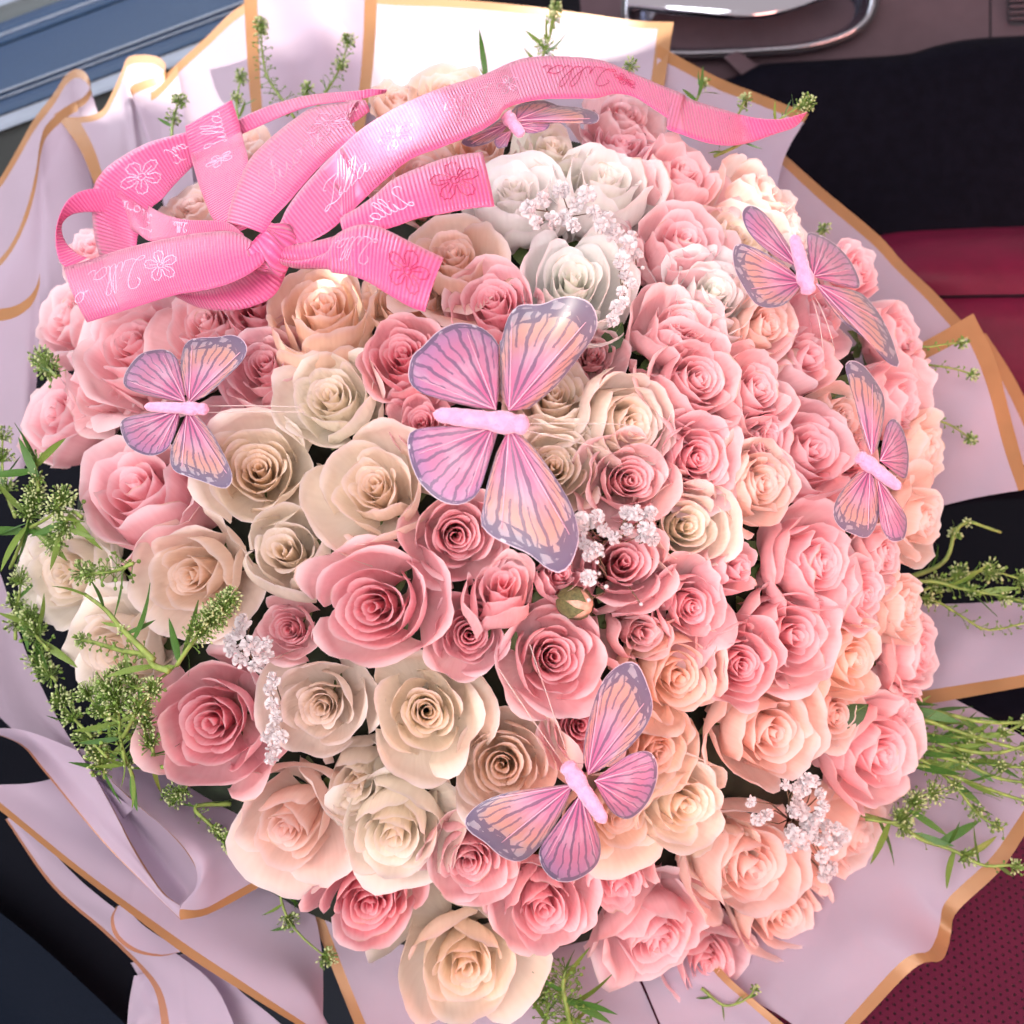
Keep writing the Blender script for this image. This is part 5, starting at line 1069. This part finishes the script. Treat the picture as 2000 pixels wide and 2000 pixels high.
sprig('leafy sprig standing before the overgrown white cream rose', [(300, 1290), (275, 1265), (235, 1225), (205, 1190), (165, 1160)], clusters=((.45, 12, 14),), leaves=((.95, 150, 70), (.6, 75, 90), (.4, 20, 60), (.75, 105, 60), (.3, 60, 120), (.5, 170, 44)), seed=36, off=.046, group='green sprigs at the left', stem=.0016)
sprig('curving seed sprig across the overgrown white cream rose', [(330, 1310), (300, 1300), (285, 1280), (235, 1270), (185, 1255), (158, 1250)], clusters=((1, 16, 40),), pods=36, ped=24, podr=3.6, pod_from=.2, leaves=((.1, 10, 50), (.15, 180, 90)), seed=37, off=.046, group='green sprigs at the left', stem=.0016)
sprig('dense yellow-green spray left of the lowest left gypsophila', [(345, 1300), (365, 1270), (395, 1230), (430, 1190), (450, 1165)], clusters=((1, 20, 50), (.9, 26, 60), (.7, 30, 70), (.5, 30, 70), (.75, 26, 50)), pods=60, ped=34, pod_from=.25, leaves=((.1, 70, 120), (.05, 100, 90), (.2, -60, 50)), seed=38, off=.046, group='green sprigs at the left')
sprig('big seed spray beside the big lower left pink rose', [(245, 1490), (235, 1440), (232, 1400), (225, 1360), (205, 1335)], clusters=((1, 26, 60), (.85, 28, 64), (.7, 30, 60)), pods=60, ped=40, pod_from=.05, podr=4.2, leaves=((.1, -75, 60), (.3, 190, 80), (.5, 20, 70)), seed=39, off=.044, group='green sprigs at the left')
sprig('bud spray right of the big seed spray touching the pink rose', [(240, 1440), (262, 1400), (280, 1370), (300, 1345)], clusters=((1, 22, 50), (.6, 26, 60)), pods=30, ped=30, podr=4, seed=40, off=.044, group='green sprigs at the left')
sprig('white-budded sprig at the left paper rim beneath the cream roses', [(180, 1440), (150, 1410), (125, 1380), (120, 1365)], clusters=((1, 26, 70), (.6, 24, 50)), leaves=((.4, 175, 70), (.2, 10, 70)), seed=41, off=.036, group='green sprigs at the left')
sprig('bud sprig squeezed along the left paper rim above the white-budded one', [(110, 1330), (90, 1310), (75, 1290)], clusters=((1, 28, 60), (.4, 26, 50)), leaves=((.4, 100, 70),), seed=42, off=.030, group='green sprigs at the left')
sprig('small bud cluster just above the rolled paper fold', [(210, 1480), (180, 1450), (165, 1440)], clusters=((1, 24, 56),), leaves=((.3, -10, 60), (.5, 40, 60)), seed=43, off=.035, group='green sprigs at the left')
sprig('leafy green base under the big seed spray', [(260, 1520), (250, 1490), (240, 1460)], clusters=((.5, 14, 20),), leaves=((.1, -85, 70), (.2, -70, 70), (.3, 10, 50), (.4, 160, 50), (.6, 40, 50), (.5, 190, 60)), seed=44, off=.036, group='green sprigs at the left', pods=10)
sprig('drooping sprig below the big lower left pink rose, upper bud head', [(290, 1490), (330, 1505), (365, 1520), (360, 1545), (340, 1555)], clusters=((1, 24, 60), (.85, 16, 24)), pods=14, ped=24, leaves=((.6, 20, 40),), seed=45, off=.040, depths=[.70, .69, .685], group='green sprigs at the left')
sprig('drooping sprig tip with white buds above the rolled fold', [(450, 1570), (400, 1572), (380, 1580), (410, 1610), (435, 1635), (452, 1650)], clusters=((1, 18, 44), (.9, 18, 44), (.75, 14, 30)), pods=20, ped=20, leaves=((.2, 20, 60), (.4, 160, 40)), seed=46, depths=[.70, .685, .68], group='green sprigs at the left', stem=.0014)
sprig('dark green sprig under the dark pink rose at the bottom', [(600, 1700), (550, 1735), (560, 1790), (590, 1830), (625, 1860), (640, 1870)], clusters=((1, 20, 44), (.55, 20, 36)), leaves=((.1, 60, 50), (.2, 170, 50), (.4, 220, 50), (.3, -20, 50), (.6, 200, 50), (.1, -100, 60)), seed=47, depths=[.72, .715, .71])
sprig('curled green tuft at the bottom between cream and pink roses', [(1120, 2040), (1110, 1980), (1100, 1930), (1105, 1890)], clusters=((.2, 24, 30),), pods=90, ped=50, podr=3.8, pod_from=.05, leaves=((.8, 60, 90), (.9, 80, 70), (.6, -20, 100), (.5, 20, 110), (.7, 150, 70), (.4, -40, 100), (.3, 200, 90), (.55, 0, 100), (.2, 60, 90)), seed=48, depths=[.70, .69, .69], stem=.002)
sprig('small green leaves beside the curled tuft at the bottom edge', [(1060, 2020), (1070, 1970), (1060, 1930)], clusters=((.9, 16, 14),), pods=44, ped=40, podr=3.8, leaves=((.3, 120, 70), (.5, 40, 70), (.7, 160, 60), (.8, 80, 60), (.2, 200, 80)), seed=49, depths=[.71, .70, .70])
for k, (pa, lab, lv) in enumerate([
    ([(250, 1420), (215, 1400), (185, 1375), (170, 1350)], 'leafy bud spray filling the gap left of the big seed spray', ((.2, 200, 80), (.5, 120, 80), (.7, 60, 70), (.4, -60, 70))),
    ([(300, 1330), (270, 1345), (250, 1330), (240, 1310)], 'short leafy spray right under the overgrown white cream rose', ((.2, 20, 70), (.5, 200, 80), (.7, 100, 70), (.4, -70, 70))),
    ([(95, 1270), (70, 1240), (60, 1215), (55, 1200)], 'dark leafy sprig behind the edge cream rose at the left rim', ((.3, -30, 90), (.5, 60, 80), (.7, 150, 70), (.4, -90, 80))),
    ([(160, 1010), (140, 1000), (120, 1040), (105, 1060)], 'leaf cluster between the turned-up pink rose and the edge cream rose', ((.3, -60, 90), (.5, 200, 80), (.8, -100, 70), (.6, -20, 70))),
    ([(290, 1500), (300, 1470), (285, 1440), (280, 1410)], 'green spray pressed against the big lower left pink rose', ((.3, 10, 60), (.5, 150, 80), (.8, 80, 60), (.2, -80, 70))),
    ([(205, 1520), (200, 1490), (190, 1470)], 'green leaves at the inner lip of the rolled paper fold', ((.3, 160, 70), (.5, 40, 70), (.8, 100, 60), (.2, -60, 70))),
    ([(110, 735), (95, 720), (80, 700)], 'brownish bud heads beside the left paper above the edge pink rose', ((.3, 160, 40),))]):
    sprig(lab, pa, clusters=((1, 24, 54), (.6, 26, 54)), pods=26, ped=30, podr=4, pod_from=.05, leaves=lv, seed=60+k, off=.026, group='green sprigs at the left')
# single dark rose leaves in the gaps
def rose_leaf(label, x, y, ang, ln, d):
    V = []; n = 9
    for k in range(n):
        f = k/(n-1); w = .30*math.sin(math.pi*f**.85)**.9
        for q in range(5):
            s_ = q/2-1; V.append((.10*f*f-.05*(1-abs(s_)), s_*w*(1+.05*math.sin(k*2.6)), f))
    a = math.radians(ang); P = pt(x, y, d); dr = cdir(math.cos(a), math.sin(a), .25)
    zc = cdir(.15, .1, 1); xa = (zc-dr*zc.dot(dr)).normalized(); ya = dr.cross(xa)
    root = empty('rose_leaf', P, Matrix((xa, ya, dr)).transposed().to_quaternion(), ln*d/FPX); tag(root, label, 'leaf', 'rose leaves in the gaps')
    link('blade', mesh('blade', V, grid_faces(5, n), plain('dark_rose_leaf', (.045, .085, .025), .42, trans=.15, noise=.3)), root)
    mb = MB(); mb.tube([(-.05, 0, 0), (-.04, 0, .5), (.05, 0, 1)], .02, .008, n=4); link('midrib', mesh('midrib', mb.V, mb.F, M_SPRIG), root)
rose_leaf('dark green leaf below the largest white rose', 1180, 690, 60, 70, dome(1190, 660)+.024)
rose_leaf('olive leaf left of the smooth closed pink rose', 1625, 780, 50, 70, dome(1640, 760)+.024)
rose_leaf('green leaf above the standing-out lower right pink rose', 1630, 1420, 40, 80, dome(1660, 1400)+.024)
# closed green rosebud
gb = empty('green_rosebud', pt(1132, 1180, dome(1132, 1180)+.002), Vector((0, 0, 1)).rotation_difference(cdir(.62, -.15, .72)), 34*.56/FPX); tag(gb, 'closed green rosebud below the round pink rosebud', 'rosebud')
mb = MB(); mb.ball((0, 0, -.4), .95, st=1.25, n=14, m=10); link('bud', mesh('bud', mb.V, mb.F, plain('greenish_bud', (.55, .30, .22), .5, noise=.3, nscale=3)), gb)
M_BSEP = plain('olive_sepal', (.12, .115, .045), .55, noise=.4, nscale=6)
for k in range(5):
    V = []; a = 2*math.pi*k/5
    for j in range(8):
        f = j/7; z = -1.5+f*2.3; r = math.sqrt(max(0.02, 1-((z+.4)/1.25)**2))*1.0 if z < .75 else .25+(z-.75)*2.2; w = .66*math.sin(math.pi*(.10+.90*f))**.8
        for s_ in (-1, 0, 1):
            th = a+s_*w; V.append((r*1.02*math.cos(th), r*1.02*math.sin(th), z))
    link('sepal', mesh('sepal', V, grid_faces(3, 8), M_BSEP), gb)
mb = MB(); mb.tube([(0, 0, -1.5), (0, 0, -4)], .14, n=6); link('stem', mesh('bud_stem', mb.V, mb.F, M_STEM), gb)
# gypsophila
def floret_mesh(seed):
    rng = random.Random(seed); mb = MB()
    for k in range(26):
        a = k*2.39996; h = 1-1.25*(k+.5)/26; s_ = math.sqrt(max(0, 1-h*h)); d = Vector((s_*math.cos(a), s_*math.sin(a), h))
        x = d.orthogonal().normalized(); y = d.cross(x); ph = rng.uniform(0, 6.28); u = x*math.cos(ph)+y*math.sin(ph); w = d.cross(u)
        c = d*.45; V = []
        for j, (f, ww) in enumerate(((0, .06), (.3, .26), (.6, .34), (.85, .22))):
            for s2 in (-1, 0, 1):
                V.append(c+d*f*.8+w*s2*ww+u*(.25*f*f+.10*abs(s2)+rng.uniform(-.06, .06)))
        mb.add(V, grid_faces(3, 4))
    mb.ball((0, 0, -.1), .45, n=6, m=4)
    return mesh('floret', mb.V, mb.F, M_GYP)
FLO = [floret_mesh(k) for k in range(5)]
mb = MB(); mb.ball((0, 0, 0), .62, st=1.15, n=8, m=6); ME_GBUD = mesh('closed_floret', mb.V, mb.F, M_GYP)
def gyp(label, spots, base, off=.012, seed=1):
    rng = random.Random(seed); d0 = dome(*base)+.03; B = pt(*base, d0)
    root = empty('gypsophila', B); tag(root, label, 'gypsophila', 'gypsophila sprigs between the roses'); mb = MB()
    for (x, y, r) in spots:
        d = dome(x, y)-off+rng.uniform(-.006, .010); P = pt(x, y, d); px = d/FPX
        mb.tube([B, B.lerp(P, .5)+cdir(rng.uniform(-1, 1), rng.uniform(-1, 1), 0)*.004, P], .0005, .0003, n=4)
        me = ME_GBUD if r < 9 else FLO[rng.randrange(5)]
        o = bpy.data.objects.new('closed_floret' if r < 9 else 'floret', me); COL.objects.link(o); o.parent = root; o.location = P-B
        o.rotation_mode = 'QUATERNION'; o.rotation_quaternion = (cdir(rng.uniform(-.5, .5), rng.uniform(-.5, .5), 1)).to_track_quat('Z', 'Y') @ Quaternion((0, 0, 1), rng.uniform(0, 6)); o.scale = (r*px*.9,)*3
    o = link('twigs', mesh('twigs', mb.V, mb.F, M_TWIG), root); o.matrix_parent_inverse = Matrix.Translation(-B)
def blob(seed, cx, cy, rx, ry, n, r0=11, r1=18):
    rng = random.Random(seed); return [(cx+rng.uniform(-1, 1)*rx, cy+rng.uniform(-1, 1)*ry, rng.uniform(r0, r1)) for _ in range(n)]
gyp('white gypsophila cluster above the largest white rose', [(1035, 408, 20), (1060, 392, 17), (1095, 370, 18), (1078, 430, 18), (1105, 425, 17), (1145, 380, 20), (1125, 400, 16), (1160, 415, 16), (1048, 435, 14), (1120, 440, 15)], (1110, 440), off=.030, seed=1)
gyp('white gypsophila trailing down the right side of the largest white rose', [(1185, 430, 18), (1200, 455, 20), (1175, 440, 16), (1225, 480, 20), (1215, 510, 18), (1232, 465, 15), (1240, 500, 16), (1222, 540, 15), (1255, 523, 8), (1235, 555, 12), (1215, 570, 12), (1205, 600, 16), (1195, 625, 15), (1218, 590, 13)], (1220, 520), off=.026, seed=2)
gyp('pinkish gypsophila right of the central butterfly lower wing tip', blob(3, 1150, 1010, 24, 22, 7, 12, 17)+blob(4, 1245, 1030, 34, 34, 12, 12, 17)+[(1140, 1060, 15), (1165, 1075, 15), (1150, 1085, 13), (1200, 1050, 15), (1180, 1035, 14)], (1190, 1060), off=.016, seed=3)
gyp('sparse gypsophila with round buds above the green rosebud', [(1150, 1128, 18), (1166, 1098, 8.5), (1178, 1085, 8), (1184, 1146, 8.8), (1150, 1172, 8), (1252, 1180, 7), (1160, 1070, 13), (1170, 1120, 7)], (1180, 1130), off=.016, seed=4)
gyp('gypsophila left of the squeezed small pink rose', [(475, 1215, 17), (465, 1235, 15), (490, 1262, 22), (455, 1268, 18), (515, 1280, 20), (500, 1300, 17), (470, 1290, 16), (450, 1250, 14), (520, 1255, 14)], (480, 1260), off=.012, seed=5)
gyp('gypsophila strand between the big lower left pink rose and oval cream rose', [(535, 1325, 15), (528, 1345, 14), (532, 1375, 15), (540, 1400, 15), (532, 1425, 15), (548, 1440, 16), (535, 1460, 17), (530, 1480, 15), (520, 1440, 12)], (535, 1410), off=.012, seed=6)
gyp('pink-tinted gypsophila with dark twigs at the lower right', blob(7, 1575, 1620, 34, 46, 16, 12, 19)+blob(8, 1625, 1660, 22, 50, 10, 12, 18)+blob(9, 1555, 1545, 30, 24, 8, 11, 16)+[(1480, 1600, 15), (1465, 1565, 13), (1590, 1525, 14), (1603, 1550, 12), (1610, 1710, 15), (1625, 1695, 14), (1498, 1590, 13), (1607, 1575, 14)], (1540, 1600), off=.018, seed=7)
